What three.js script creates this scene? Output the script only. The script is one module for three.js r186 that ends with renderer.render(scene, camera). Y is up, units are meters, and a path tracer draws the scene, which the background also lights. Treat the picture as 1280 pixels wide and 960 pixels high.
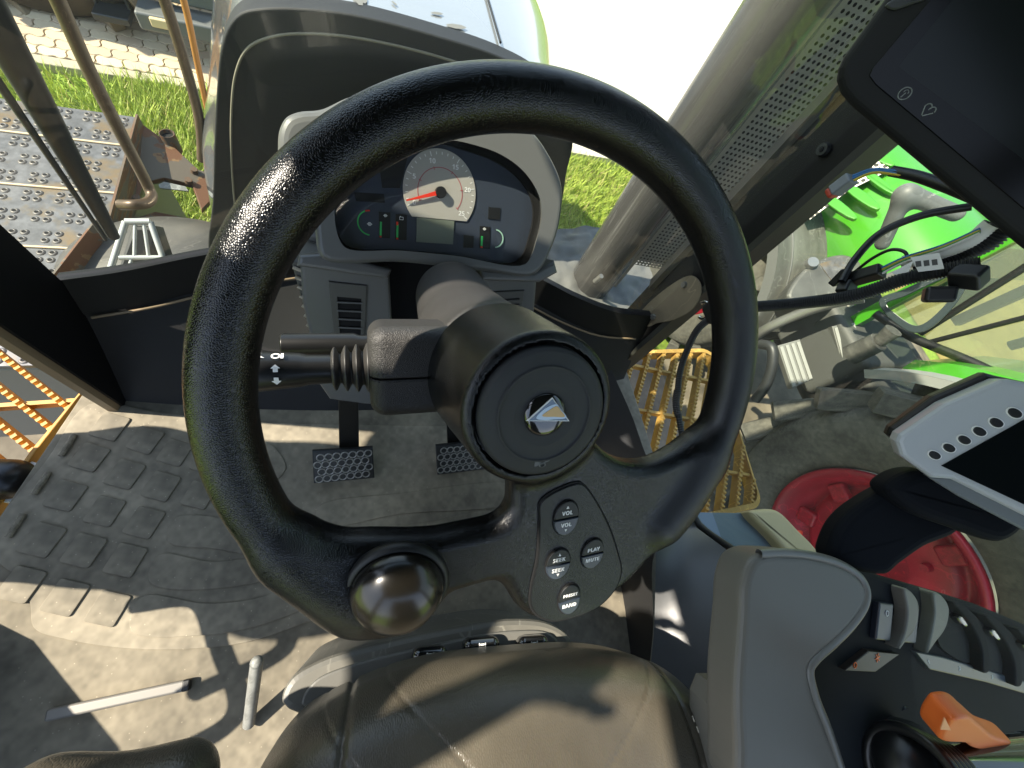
import * as THREE from 'three';
import { mergeGeometries, mergeVertices } from 'three/addons/utils/BufferGeometryUtils.js';
import { RoundedBoxGeometry } from 'three/addons/geometries/RoundedBoxGeometry.js';
import { FontLoader } from 'three/addons/loaders/FontLoader.js';
import { TextGeometry } from 'three/addons/geometries/TextGeometry.js';

// ---------------------------------------------------------------- camera, sky, sun, exposure
// origin: centre of the steering wheel; +x right of the tractor, -z forward, y up
const scene = new THREE.Scene();
const CAM = new THREE.Vector3(-0.113, 0.2616, 0.0988);
const camera = new THREE.PerspectiveCamera(87.66, 4 / 3, 0.01, 400);
camera.position.copy(CAM);
camera.rotation.set(-1.04233, -0.72064, 0.59886, 'YXZ');
camera.updateMatrixWorld();
const CAMQ = camera.quaternion.clone();
const SUN = new THREE.Vector3(-0.67, 0.72, -0.12).normalize();
// clear afternoon sky: blue zenith, pale horizon, brighter round the sun
{
  const w = 512, h = 256, d = new Float32Array(w * h * 4);
  for (let j = 0; j < h; j++) for (let i = 0; i < w; i++) {
    const el = ((j + .5) / h - .5) * Math.PI, az = ((i + .5) / w - .5) * 2 * Math.PI, y = Math.sin(el), c = Math.cos(el);
    const dir = [c * Math.cos(az), y, c * Math.sin(az)], mu = Math.max(0, dir[0] * SUN.x + dir[1] * SUN.y + dir[2] * SUN.z);
    const t = Math.pow(Math.max(0, 1 - Math.max(y, 0)), 3.2), g = .55 * Math.pow(mu, 8) + .9 * Math.pow(mu, 60);
    const k = (j * w + i) * 4, z = [.30, .43, .66], hz = [.80, .86, .92], gl = [1, .95, .86];
    for (let q = 0; q < 3; q++) d[k + q] = y < 0 ? [.30, .29, .24][q] : (z[q] + (hz[q] - z[q]) * t + gl[q] * g) * .92;
    d[k + 3] = 1;
  }
  const t = new THREE.DataTexture(d, w, h, THREE.RGBAFormat, THREE.FloatType); t.mapping = THREE.EquirectangularReflectionMapping; t.magFilter = t.minFilter = THREE.LinearFilter; t.needsUpdate = true;
  scene.background = t; scene.environment = t;
}
const sun = new THREE.DirectionalLight(new THREE.Color(1, 0.91, 0.77), 5);
sun.position.copy(SUN).multiplyScalar(20); sun.castShadow = true; sun.shadow.radius = 1.2;
sun.shadow.mapSize.set(4096, 4096);
Object.assign(sun.shadow.camera, { left: -7, right: 7, top: 7, bottom: -7, near: 1, far: 45 });
scene.add(sun); scene.add(sun.target);
const renderer = new THREE.WebGLRenderer({ antialias: true });
renderer.shadowMap.enabled = true;
renderer.toneMapping = THREE.LinearToneMapping;
renderer.toneMappingExposure = 2.8;

// ---------------------------------------------------------------- helpers
const V = (x, y, z) => new THREE.Vector3(x, y, z);
let seed = 7;
const rnd = () => { seed = (seed * 1664525 + 1013904223) >>> 0; return seed / 4294967296; };
const GROUND = -2.25, FLOOR = -0.72, TILT = 41 * Math.PI / 180;
const ray = (px, py) => V((px - 640) / 500, -(py - 480) / 500, -1).applyQuaternion(CAMQ).normalize();
function hit(px, py, o, n) { const d = ray(px, py); return CAM.clone().addScaledVector(d, o.clone().sub(CAM).dot(n) / d.dot(n)); }
const onX = (px, py, x) => hit(px, py, V(x, 0, 0), V(1, 0, 0));
const onY = (px, py, y) => hit(px, py, V(0, y, 0), V(0, 1, 0));
const onZ = (px, py, z) => hit(px, py, V(0, 0, z), V(0, 0, 1));
// a working plane: e1, e2 in the plane, n towards the viewer
function frame(o, n, e1) {
  n = n.clone().normalize(); e1 = e1.clone().addScaledVector(n, -e1.dot(n)).normalize();
  const e2 = n.clone().cross(e1), m = new THREE.Matrix4().makeBasis(e1, e2, n).setPosition(o);
  return { o, n, e1, e2, m,
    to(px, py, h = 0) { const p = hit(px, py, o.clone().addScaledVector(n, h), n).sub(o); return [p.dot(e1), p.dot(e2)]; },
    pt: (a, b, h = 0) => o.clone().addScaledVector(e1, a).addScaledVector(e2, b).addScaledVector(n, h) };
}
const tag = (o, label, category, group) => { o.userData.label = label; o.userData.category = category; if (group) o.userData.group = group; return o; };
const taken = {};
const numbered = (n) => { const k = taken[n] = (taken[n] ?? -1) + 1; return k ? n + '_' + String(k).padStart(3, '0') : n; };
const movable = [];
function thing(name, label, category, group) {
  const g = new THREE.Group(); g.name = numbered(name); tag(g, label, category, group); scene.add(g); movable.push(g); return g;
}
function part(parent, name, geo, mat, label) {
  const m = new THREE.Mesh(geo, mat); m.castShadow = m.receiveShadow = true;
  m.name = parent === scene ? numbered(name) : name; if (label) m.userData.label = label; parent.add(m); return m;
}
const stuff = (m) => { m.userData.kind = 'stuff'; return m; };
const structure = (name, geo, mat) => { const m = part(scene, name, geo, mat); m.userData.kind = 'structure'; return m; };
const merge = (l) => mergeGeometries(l.map((g) => { g = g.index ? g.toNonIndexed() : g; for (const k of Object.keys(g.attributes)) if (!['position', 'normal', 'uv'].includes(k)) g.deleteAttribute(k); return g; }));
const box = (w, h, d, x = 0, y = 0, z = 0) => new THREE.BoxGeometry(w, h, d).translate(x, y, z);
const rbox = (w, h, d, r, x = 0, y = 0, z = 0, s = 2) => new RoundedBoxGeometry(w, h, d, s, r).translate(x, y, z);
function cyl(a, b, r0, r1 = r0, seg = 16, open = false) {
  const d = b.clone().sub(a), g = new THREE.CylinderGeometry(r1, r0, d.length(), seg, 1, open);
  g.applyQuaternion(new THREE.Quaternion().setFromUnitVectors(V(0, 1, 0), d.clone().normalize()));
  const c = a.clone().add(b).multiplyScalar(.5); return g.translate(c.x, c.y, c.z);
}
const tube = (pts, r, n = 40, k = 8) => new THREE.TubeGeometry(new THREE.CatmullRomCurve3(pts), n, r, k);
const lathe = (prof, seg = 40) => new THREE.LatheGeometry(prof.map(([r, y]) => new THREE.Vector2(r, y)), seg);
function smooth2(pts, n = 60) {
  return new THREE.CatmullRomCurve3(pts.map(([a, b]) => V(a, b, 0)), true, 'centripetal').getPoints(n).slice(0, n).map((p) => [p.x, p.y]);
}
const shapeOf = (pts, C = THREE.Shape) => { const s = new C(); pts.forEach(([a, b], i) => i ? s.lineTo(a, b) : s.moveTo(a, b)); s.closePath(); return s; };
// extruded outline on a plane: top face at height h above the plane, depth d downwards
function plate(fr, pts, d, h = 0, bev = .0015, holes = [], seg = 2) {
  const s = shapeOf(pts); for (const q of holes) s.holes.push(shapeOf(q, THREE.Path));
  const g = new THREE.ExtrudeGeometry(s, { depth: Math.max(d - 2 * bev, 1e-5), bevelEnabled: bev > 0, bevelThickness: bev, bevelSize: bev, bevelOffset: -bev, bevelSegments: seg });
  return g.translate(0, 0, h - d + bev).applyMatrix4(fr.m);
}
const px2 = (fr, l, h = 0) => l.map(([a, b]) => fr.to(a, b, h));
function prism(poly, y0, y1, bev = .004) { // poly in (x,z)
  const g = new THREE.ExtrudeGeometry(shapeOf(poly.map(([x, z]) => [x, -z])), { depth: y1 - y0 - 2 * bev, bevelEnabled: bev > 0, bevelThickness: bev, bevelSize: bev, bevelOffset: -bev, bevelSegments: 2 });
  return g.rotateX(-Math.PI / 2).translate(0, y0 + bev, 0);
}
// strip between two polylines with a thickness
function sheet(A, B, n = 24) {
  const ca = new THREE.CatmullRomCurve3(A), cb = new THREE.CatmullRomCurve3(B), pos = [], uv = [], idx = [];
  for (let i = 0; i <= n; i++) { const t = i / n, a = ca.getPoint(t), b = cb.getPoint(t);
    for (let k = 0; k <= 6; k++) { const p = a.clone().lerp(b, k / 6); pos.push(p.x, p.y, p.z); uv.push(t, k / 6); } }
  for (let i = 0; i < n; i++) for (let k = 0; k < 6; k++) { const a = i * 7 + k; idx.push(a, a + 1, a + 7, a + 1, a + 8, a + 7); }
  const g = new THREE.BufferGeometry(); g.setAttribute('position', new THREE.Float32BufferAttribute(pos, 3)); g.setAttribute('uv', new THREE.Float32BufferAttribute(uv, 2));
  g.setIndex(idx); g.computeVertexNormals(); return g;
}
// signed distance field -> smooth mesh (surface nets)
function sdfMesh(f, lo, hi, c) {
  const N = [0, 1, 2].map((i) => Math.ceil((hi[i] - lo[i]) / c) + 1), [nx, ny, nz] = N, v = new Float32Array(nx * ny * nz);
  for (let k = 0, i = 0; k < nz; k++) for (let j = 0; j < ny; j++) for (let x = 0; x < nx; x++, i++) v[i] = f(lo[0] + x * c, lo[1] + j * c, lo[2] + k * c);
  const id = new Int32Array(nx * ny * nz).fill(-1), pos = [], nor = [], idx = [], S = [1, nx, nx * ny];
  const E = [[0, 1], [2, 3], [4, 5], [6, 7], [0, 2], [1, 3], [4, 6], [5, 7], [0, 4], [1, 5], [2, 6], [3, 7]];
  const off = [0, 1, nx, nx + 1, nx * ny, nx * ny + 1, nx * ny + nx, nx * ny + nx + 1];
  for (let k = 0; k < nz - 1; k++) for (let j = 0; j < ny - 1; j++) for (let x = 0; x < nx - 1; x++) {
    const b = x + j * nx + k * nx * ny; let m = 0; for (let q = 0; q < 8; q++) if (v[b + off[q]] < 0) m |= 1 << q;
    if (m === 0 || m === 255) continue;
    let sx = 0, sy = 0, sz = 0, n = 0;
    for (const [p, q] of E) { const a = v[b + off[p]], d = v[b + off[q]]; if ((a < 0) === (d < 0)) continue; const t = a / (a - d);
      sx += (p & 1) + t * ((q & 1) - (p & 1)); sy += (p >> 1 & 1) + t * ((q >> 1 & 1) - (p >> 1 & 1)); sz += (p >> 2) + t * ((q >> 2) - (p >> 2)); n++; }
    let X = lo[0] + (x + sx / n) * c, Y = lo[1] + (j + sy / n) * c, Z = lo[2] + (k + sz / n) * c;
    const e = c * .25; let gx, gy, gz, L;
    for (let it = 0; it < 2; it++) {
      gx = (f(X + e, Y, Z) - f(X - e, Y, Z)) / (2 * e); gy = (f(X, Y + e, Z) - f(X, Y - e, Z)) / (2 * e); gz = (f(X, Y, Z + e) - f(X, Y, Z - e)) / (2 * e); L = Math.hypot(gx, gy, gz) || 1;
      if (!it) { const d = Math.max(-c * .5, Math.min(c * .5, f(X, Y, Z) / Math.max(L * L, .25))); X -= gx * d; Y -= gy * d; Z -= gz * d; } }
    id[b] = pos.length / 3; pos.push(X, Y, Z); nor.push(gx / L, gy / L, gz / L);
  }
  for (let k = 1; k < nz - 1; k++) for (let j = 1; j < ny - 1; j++) for (let x = 1; x < nx - 1; x++) {
    const b = x + j * nx + k * nx * ny, s = v[b] < 0;
    for (let a = 0; a < 3; a++) { if ((v[b + S[a]] < 0) === s) continue; const u = S[(a + 1) % 3], w = S[(a + 2) % 3];
      const p = id[b], q = id[b - u], r = id[b - u - w], t = id[b - w]; if (p < 0 || q < 0 || r < 0 || t < 0) continue;
      if (s) idx.push(p, q, r, p, r, t); else idx.push(p, r, q, p, t, r); }
  }
  const g = new THREE.BufferGeometry(); g.setAttribute('position', new THREE.Float32BufferAttribute(pos, 3)); g.setAttribute('normal', new THREE.Float32BufferAttribute(nor, 3)); g.setIndex(idx);
  return boxUV(g);
}
// texture coordinates in metres, by the axis that each face looks along
function boxUV(g) {
  if (g.index) g = g.toNonIndexed(); const p = g.attributes.position, n = g.attributes.normal, uv = new Float32Array(p.count * 2);
  for (let i = 0; i < p.count; i += 3) {
    let ax = 0, ay = 0, az = 0; for (let k = 0; k < 3; k++) { ax += n.getX(i + k); ay += n.getY(i + k); az += n.getZ(i + k); }
    ax = Math.abs(ax); ay = Math.abs(ay); az = Math.abs(az);
    for (let k = 0; k < 3; k++) { const x = p.getX(i + k), y = p.getY(i + k), z = p.getZ(i + k);
      const [a, b] = ay >= ax && ay >= az ? [x, z] : ax >= az ? [z, y] : [x, y]; uv[2 * (i + k)] = a; uv[2 * (i + k) + 1] = b; }
  }
  g.setAttribute('uv', new THREE.BufferAttribute(uv, 2)); return g;
}
const len = Math.hypot, clamp = (x, a, b) => Math.min(b, Math.max(a, x));
const smin = (a, b, k) => { const h = Math.max(k - Math.abs(a - b), 0) / k; return Math.min(a, b) - h * h * k * .25; };
const sdBox = (x, y, z, a, b, c, r) => { const qx = Math.abs(x) - a + r, qy = Math.abs(y) - b + r, qz = Math.abs(z) - c + r; return len(Math.max(qx, 0), Math.max(qy, 0), Math.max(qz, 0)) + Math.min(Math.max(qx, qy, qz), 0) - r; };
function sdCap(x, y, z, a, b, r0, r1) { const dx = b[0] - a[0], dy = b[1] - a[1], dz = b[2] - a[2], t = clamp(((x - a[0]) * dx + (y - a[1]) * dy + (z - a[2]) * dz) / (dx * dx + dy * dy + dz * dz), 0, 1);
  return len(x - a[0] - t * dx, y - a[1] - t * dy, z - a[2] - t * dz) - r0 - t * (r1 - r0); }
function sdPoly(x, y, P) { let d = 1e9, s = 1; for (let i = 0, j = P.length - 1; i < P.length; j = i++) {
    const ex = P[j][0] - P[i][0], ey = P[j][1] - P[i][1], wx = x - P[i][0], wy = y - P[i][1], t = clamp((wx * ex + wy * ey) / (ex * ex + ey * ey), 0, 1);
    d = Math.min(d, (wx - ex * t) ** 2 + (wy - ey * t) ** 2);
    const a = y >= P[i][1], b = y < P[j][1], c = ex * wy > ey * wx; if ((a && b && c) || (!a && !b && !c)) s = -s; } return s * Math.sqrt(d); }

// ---------------------------------------------------------------- textures
const hash = (x, y, s) => { let h = (x * 374761393 + y * 668265263 + s * 1442695041) | 0; h = Math.imul(h ^ (h >>> 13), 1274126177); return ((h ^ (h >>> 16)) >>> 0) / 4294967296; };
function vnoise(x, y, per, s) { const xi = Math.floor(x), yi = Math.floor(y), fx = x - xi, fy = y - yi, u = fx * fx * (3 - 2 * fx), v = fy * fy * (3 - 2 * fy), w = (a, b) => hash(((a % per) + per) % per, ((b % per) + per) % per, s);
  return (w(xi, yi) * (1 - u) + w(xi + 1, yi) * u) * (1 - v) + (w(xi, yi + 1) * (1 - u) + w(xi + 1, yi + 1) * u) * v; }
const fbm = (x, y, per, s, o = 4) => { let a = .5, t = 0, n = 0; for (let i = 0; i < o; i++) { t += a * vnoise(x, y, per, s + i); n += a; a *= .55; x *= 2; y *= 2; per *= 2; } return t / n; };
function worley(x, y, per, s) { const xi = Math.floor(x), yi = Math.floor(y); let a = 9, b = 9; for (let j = -1; j < 2; j++) for (let i = -1; i < 2; i++) { const cx = xi + i, cy = yi + j, hx = ((cx % per) + per) % per, hy = ((cy % per) + per) % per;
    const d = len(cx + hash(hx, hy, s) - x, cy + hash(hx, hy, s + 9) - y); if (d < a) { b = a; a = d; } else if (d < b) b = d; } return [a, b]; }
function tex(n, metres, fn, srgb) { // fn(u,v in 0..1) -> grey or [r,g,b] in 0..1
  const d = new Uint8Array(n * n * 4); for (let j = 0; j < n; j++) for (let i = 0; i < n; i++) { let c = fn(i / n, j / n); if (!c.length) c = [c, c, c]; const k = (j * n + i) * 4; for (let q = 0; q < 3; q++) d[k + q] = clamp(c[q], 0, 1) * 255; d[k + 3] = 255; }
  const t = new THREE.DataTexture(d, n, n); t.wrapS = t.wrapT = THREE.RepeatWrapping; t.magFilter = THREE.LinearFilter; t.minFilter = THREE.LinearMipmapLinearFilter; t.generateMipmaps = true;
  if (metres) t.repeat.set(1 / metres, 1 / metres); if (srgb) t.colorSpace = THREE.SRGBColorSpace; t.needsUpdate = true; return t; }
const T = {
  grain: tex(256, .034, (u, v) => { const q = fbm(u * 10, v * 10, 10, 3, 2) * .9; const [a, b] = worley(u * 26 + q, v * 26 + q, 26, 5); return clamp((b - a) * 2.2, 0, 1) * .75 + .25 * fbm(u * 40, v * 40, 40, 8, 2); }),
  fine: tex(256, .03, (u, v) => fbm(u * 48, v * 48, 48, 11, 2)),
  leather: tex(512, .075, (u, v) => { const w = fbm(u * 5, v * 5, 5, 2, 3); const [a, b] = worley(u * 34 + w, v * 20 + 2 * w, 34, 15); const l1 = Math.abs(fbm(u * 4, v * 4, 4, 31, 4) - .5); return clamp((b - a) * 2, 0, 1) * .6 + .4 * clamp(l1 * 14, 0, 1); }),
  leatherC: tex(512, .5, (u, v) => { const w = fbm(u * 6, v * 6, 6, 71, 4), l = Math.abs(fbm(u * 5, v * 5, 5, 33, 5) - .5), k = 1; const s = (.78 + .4 * w) * k; return [.31 * s, .29 * s, .25 * s]; }, true),
  dust: tex(512, .7, (u, v) => { const a = fbm(u * 6, v * 6, 6, 21, 5), b = fbm(u * 60, v * 60, 60, 22, 2), sp = hash(Math.floor(u * 512), Math.floor(v * 512), 4) > .9985 ? .2 : 0; const s = .30 + .34 * a + .14 * b + sp; return [s * .98, s * .94, s * .855]; }, true),
  scuff: tex(512, .6, (u, v) => { const a = fbm(u * 5, v * 5, 5, 51, 5), b = Math.abs(fbm(u * 9, v * 3, 3, 55, 4) - .5) < .008 ? .22 : 0; return .62 + .42 * a + b; }, true),
  rough: tex(256, .3, (u, v) => .55 + .6 * (fbm(u * 6, v * 6, 6, 61, 4) - .5) + .25 * (fbm(u * 40, v * 40, 40, 62, 2) - .5)),
  rust: tex(512, .5, (u, v) => { const a = fbm(u * 5, v * 5, 5, 81, 5), b = fbm(u * 18, v * 18, 18, 84, 3); return a + .35 * b > .70 ? [.36, .23, .13] : a > .5 ? [.44, .34, .22] : [.32, .29, .25]; }, true),
  metal: tex(512, .6, (u, v) => { const a = fbm(u * 5, v * 5, 5, 91, 5), b = fbm(u * 30, v * 30, 30, 95, 3); const s = .38 + .22 * b, k = clamp((a - .50) * 6, 0, 1); return [s + k * (.58 - s), s + k * (.49 - s), s * 1.03 + k * (.35 - s)]; }, true),
  concrete: tex(512, 1.6, (u, v) => { const a = fbm(u * 6, v * 6, 6, 101, 6); const s = .66 + .2 * a; return [s, s * .965, s * .90]; }, true),
  grass: tex(512, 1.4, (u, v) => { const a = fbm(u * 8, v * 8, 8, 111, 5), b = fbm(u * 60, v * 60, 60, 114, 2); const s = .6 + .6 * a + .3 * (b - .5); return [.46 * s, .56 * s, .19 * s]; }, true),
  soil: tex(512, 1.5, (u, v) => { const a = fbm(u * 7, v * 7, 7, 121, 6); const s = .22 + .4 * a; return [s, s * .93, s * .8]; }, true),
  tyre: tex(512, .8, (u, v) => { const a = fbm(u * 6, v * 6, 6, 131, 5), b = fbm(u * 50, v * 50, 50, 134, 2); const s = .15 + .22 * a + .1 * b; return [s, s * .985, s * .9]; }, true),
};
const std = (color, o = {}) => new THREE.MeshPhysicalMaterial({ color, roughness: .6, ...o });
const bump = (t, s) => ({ bumpMap: t, bumpScale: s });
const M = {
  wheel: std('#08090a', { roughness: .25, ...bump(T.grain, .00018) }),
  column: std('#2d2c2b', { roughness: .5, ...bump(T.grain, .0003) }),
  pad: std('#25272a', { roughness: .5, ...bump(T.fine, .0001) }),
  gloss: std('#101112', { roughness: .12, clearcoat: 1, clearcoatRoughness: .05 }),
  knob: std('#15130f', { roughness: .24, clearcoat: .25, clearcoatRoughness: .2 }),
  black: std('#131414', { roughness: .5 }),
  blackSat: std('#141516', { roughness: .34 }),
  trim: std('#191919', { roughness: .75, ...bump(T.fine, .00012) }),
  void_: std('#0a0a0b', { roughness: .9 }),  // near black, mostly painted in for the shade inside hollows
  print: std('#e6e6e2', { roughness: .6 }),
  dash: std('#5f605f', { roughness: .34, ...bump(T.fine, .00005) }),
  dashDark: std('#4d4d4a', { roughness: .45, ...bump(T.fine, .00005) }),
  face: std('#363d49', { roughness: .4 }),  // bluish tint stands for sky glare on the cluster lens
  dial: std('#a7a49c', { roughness: .45 }),
  lcd: std('#6d7468', { roughness: .35 }),
  red: std('#d8331f', { roughness: .5 }), green: std('#35b45a', { roughness: .5 }), rednum: std('#a24a50', { roughness: .6 }), paleGreen: std('#9fc8b4', { roughness: .6 }),
  lens: std('#ffffff', { roughness: .02, transmission: 1, thickness: 0, ior: 1.5 }),
  glass: std('#eef2ea', { roughness: .0, transmission: .965, thickness: 0, ior: 1.45 }),
  sideGlass: std('#dfe2d6', { roughness: .0, transmission: .955, thickness: 0, ior: 1.5 }),
  floor: std('#d0ccc2', { map: T.dust, roughness: .9, ...bump(T.rough, .0006) }),
  mat: std('#e2ded4', { map: T.dust, roughness: .85, ...bump(T.rough, .0006) }),
  leather: std('#ffffff', { map: T.leatherC, roughness: .29, ...bump(T.leather, .00022) }),
  stitch: std('#b9b2a2', { roughness: .8 }),
  frame: std('#0d0d0e', { roughness: .55, specularIntensity: .6, ...bump(T.fine, .00004) }),
  strip: std('#85735a', { roughness: .5 }),  // tan of a sunlit edge, put into the colour
  rail: std('#6b5844', { roughness: .4, metalness: .4, map: T.scuff }),
  steelDark: std('#3a3c3d', { roughness: .45, metalness: .5 }),
  steel: std('#9b9b98', { roughness: .35, metalness: .8 }),
  chrome: std('#c9c9c6', { roughness: .15, metalness: 1 }),
  exhaust: std('#575655', { roughness: .42, metalness: 0, map: T.scuff, roughnessMap: T.rough }),
  hood: std('#9c9fa2', { roughness: .18, metalness: .45, clearcoat: 1, clearcoatRoughness: .06 }),
  hoodRear: std('#17181a', { roughness: .62 }),
  yellow: std('#d69c3a', { roughness: .55, map: T.scuff }), yellowDusty: std('#cfa554', { roughness: .7, map: T.scuff }),
  beige: std('#c9b68c', { roughness: .5 }),
  rust: std('#ffffff', { map: T.rust, roughness: .7 }),
  plateM: std('#b8b8b6', { map: T.metal, roughness: .5, metalness: .25 }),
  console: std('#6c6960', { roughness: .45, ...bump(T.fine, .00006) }),
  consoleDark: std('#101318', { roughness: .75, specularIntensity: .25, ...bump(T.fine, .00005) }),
  monitor: std('#b3b7ba', { roughness: .33 }),
  screen: std('#0b1012', { roughness: .2, specularIntensity: .35 }),
  orange: std('#e8702c', { roughness: .45 }),
  green_paint: std('#3f8f1c', { roughness: .3, clearcoat: .7, clearcoatRoughness: .1 }),
  rimRed: std('#b81c34', { roughness: .42, map: T.scuff }),
  tyre: std('#ffffff', { map: T.tyre, roughness: .9 }),
  plastic: std('#5d5f5e', { roughness: .5 }), plasticLight: std('#8e8f8a', { roughness: .55, map: T.scuff }),
  grass: std('#ffffff', { map: T.grass, roughness: 1 }), soil: std('#ffffff', { map: T.soil, roughness: 1 }),
  concrete: std('#ffffff', { map: T.concrete, roughness: .9 }),
  wire: ['#2f6fa8', '#c9b23a', '#3f8f4f', '#b8452e', '#d8d8d2'].map((c) => std(c, { roughness: .45 })),
  hose: std('#1a1b1c', { roughness: .42 }),
  label: std('#dcdcd6', { roughness: .6 }),
  connGrey: std('#7e8488', { roughness: .5 }),
};
const font = await new FontLoader().loadAsync('fonts/droid/droid_sans_bold.typeface.json');
function text(s, size, depth = .0003) { const g = new TextGeometry(s, { font, size, depth, curveSegments: 3 }); g.computeBoundingBox(); const b = g.boundingBox; return g.translate(-(b.min.x + b.max.x) / 2, -(b.min.y + b.max.y) / 2, 0); }
// ================================================================ THE SETTING
structure('ground', new THREE.PlaneGeometry(300, 300).rotateX(-Math.PI / 2).translate(0, GROUND, 0), M.grass);
{ const uv = scene.getObjectByName('ground').geometry.attributes.uv; for (let i = 0; i < uv.count; i++) uv.setXY(i, uv.getX(i) * 300, uv.getY(i) * 300); }
const flat = (poly, y) => { const g = new THREE.ShapeGeometry(shapeOf(poly.map(([x, z]) => [x, -z]))); return boxUV(g.rotateX(-Math.PI / 2).translate(0, y, 0)); };
structure('dirt_track', flat([[.3, -2.05], [1.2, -2.3], [1.9, -1.9], [2.2, -1.2], [6, -1.5], [6, 6], [-3, 6], [-3, -.9], [-1.3, -1.4]], GROUND + .004), M.soil);
const joints = structure('paving_bed', flat([[-14, -9.9], [.2, -9.9], [.2, -3.74], [-14, -3.74]], GROUND + .02), M.soil);
structure('concrete_road', boxUV(prism([[.2, -9.9], [14, -9.9], [14, -3.7], [.2, -3.74]], GROUND - .1, GROUND + .045)), M.concrete);
{ // stone paving: wavy interlocking blocks
  const paving = new THREE.Group(); paving.name = 'stone_paving'; paving.userData.kind = 'structure'; scene.add(paving);
  const w = .1615, d = .0985, pts = [], A = .0075;
  for (let i = 0; i < 12; i++) { const t = i / 12; pts.push([t * w, A * Math.sin(t * 4 * Math.PI)]); }
  for (let i = 0; i < 8; i++) { const t = i / 8; pts.push([w + A * Math.sin(t * 2 * Math.PI), t * d]); }
  for (let i = 0; i < 12; i++) { const t = 1 - i / 12; pts.push([t * w, d + A * Math.sin(t * 4 * Math.PI)]); }
  for (let i = 0; i < 8; i++) { const t = 1 - i / 8; pts.push([A * Math.sin(t * 2 * Math.PI), t * d]); }
  const g = new THREE.ExtrudeGeometry(shapeOf(pts.map(([a, b]) => [a * .975 + .0025, b * .965 + .002])), { depth: .04, bevelEnabled: true, bevelThickness: .004, bevelSize: .003, bevelOffset: -.003, bevelSegments: 1 }).rotateX(-Math.PI / 2);
  const ms = ['#b9a88c', '#c2b296', '#ac9c84', '#bba68c'].map((c) => std(c, { roughness: .9, ...bump(T.rough, .0015) }));
  for (let r = 0; r < 20; r++) for (let c = 0; c < 15; c++) {
    const m = part(paving, 'paver', g, ms[Math.floor(rnd() * 4)]); m.position.set(-3.25 + c * .1635 + (r % 2) * .08, GROUND + .004 + rnd() * .004, -3.76 - r * .1005); m.rotation.set((rnd() - .5) * .015, (rnd() - .5) * .02, (rnd() - .5) * .015);
  }
  for (let i = 0; i < 12; i++) part(paving, 'kerb_stone', rbox(.78, .12, .09, .008, -6 + i * .79, GROUND + .0, -3.69), std(i % 2 ? '#a39a86' : '#ada490', { roughness: .9, ...bump(T.rough, .002) }));
  const kr = new THREE.Group(); kr.name = 'road_kerb'; kr.userData.kind = 'structure'; scene.add(kr);
  for (let i = 0; i < 10; i++) part(kr, 'kerb_stone', rbox(.98, .14, .1, .008, .7 + i * .99, GROUND + .005, -3.64), std(i % 2 ? '#b5ac98' : '#bfb6a2', { roughness: .9, ...bump(T.rough, .002) }));
}
function blade() { const g = new THREE.BufferGeometry(); const p = [-.5, 0, 0, .5, 0, 0, -.35, .5, .12, .35, .5, .12, 0, 1, .5]; g.setAttribute('position', new THREE.Float32BufferAttribute(p, 3)); g.setIndex([0, 1, 2, 1, 3, 2, 2, 3, 4]); g.computeVertexNormals(); return g; }
function grassPatch(poly, n, h, label) {
  const m = std('#ffffff', { roughness: .8, transmission: .25, thickness: 0, side: THREE.DoubleSide });
  const im = new THREE.InstancedMesh(blade(), m, n), P = shapeOf(poly).getPoints(), xs = poly.map((q) => q[0]), zs = poly.map((q) => q[1]), a = Math.min(...xs), b = Math.max(...xs), c = Math.min(...zs), d = Math.max(...zs), o = new THREE.Object3D(), col = new THREE.Color();
  for (let i = 0; i < n;) { const x = a + rnd() * (b - a), z = c + rnd() * (d - c); if (sdPoly(x, z, poly) > 0) continue; const k = fbm(x * 2 + 50, z * 2 + 50, 512, 5, 3); if (rnd() > k * 1.5) continue;
    o.position.set(x, GROUND + .002, z); o.rotation.set((rnd() - .5) * .7, rnd() * 6.3, (rnd() - .5) * .7); const s = h * (.5 + rnd() * .9) * (.6 + k * .8); o.scale.set(.006 + rnd() * .008, s, s); o.updateMatrix(); im.setMatrixAt(i, o.matrix);
    const t = rnd(), dry = rnd() < .1; col.setRGB(dry ? .46 : .25 + .17 * t, dry ? .40 : .35 + .15 * t, dry ? .15 : .045 + .02 * t); im.setColorAt(i, col); i++; }
  im.name = numbered('grass'); im.userData.kind = 'stuff'; tag(im, label, 'grass'); im.castShadow = im.receiveShadow = true; scene.add(im);
}
grassPatch([[-3.2, -3.62], [-.5, -3.6], [-.4, -1.2], [-1.6, -1.6], [-3.2, -2.2]], 26000, .13, 'bright green lawn strip between the grey kerb and the dimpled step box');
grassPatch([[.6, -3.58], [3.2, -3.55], [2.8, -2.5], [1.9, -2.05], [.5, -2.0]], 20000, .085, 'bright green lawn strip between the exhaust stack and the white concrete road');
grassPatch([[3, -13], [9.5, -13], [9.5, -10], [3, -9.95]], 6000, .2, 'far grass verge beyond the white concrete road');
grassPatch([[.9, -1.95], [1.8, -1.7], [1.6, -1.1], [1.0, -1.3]], 2600, .07, 'small tuft of green grass on the bare soil beside the yellow right step');

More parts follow.
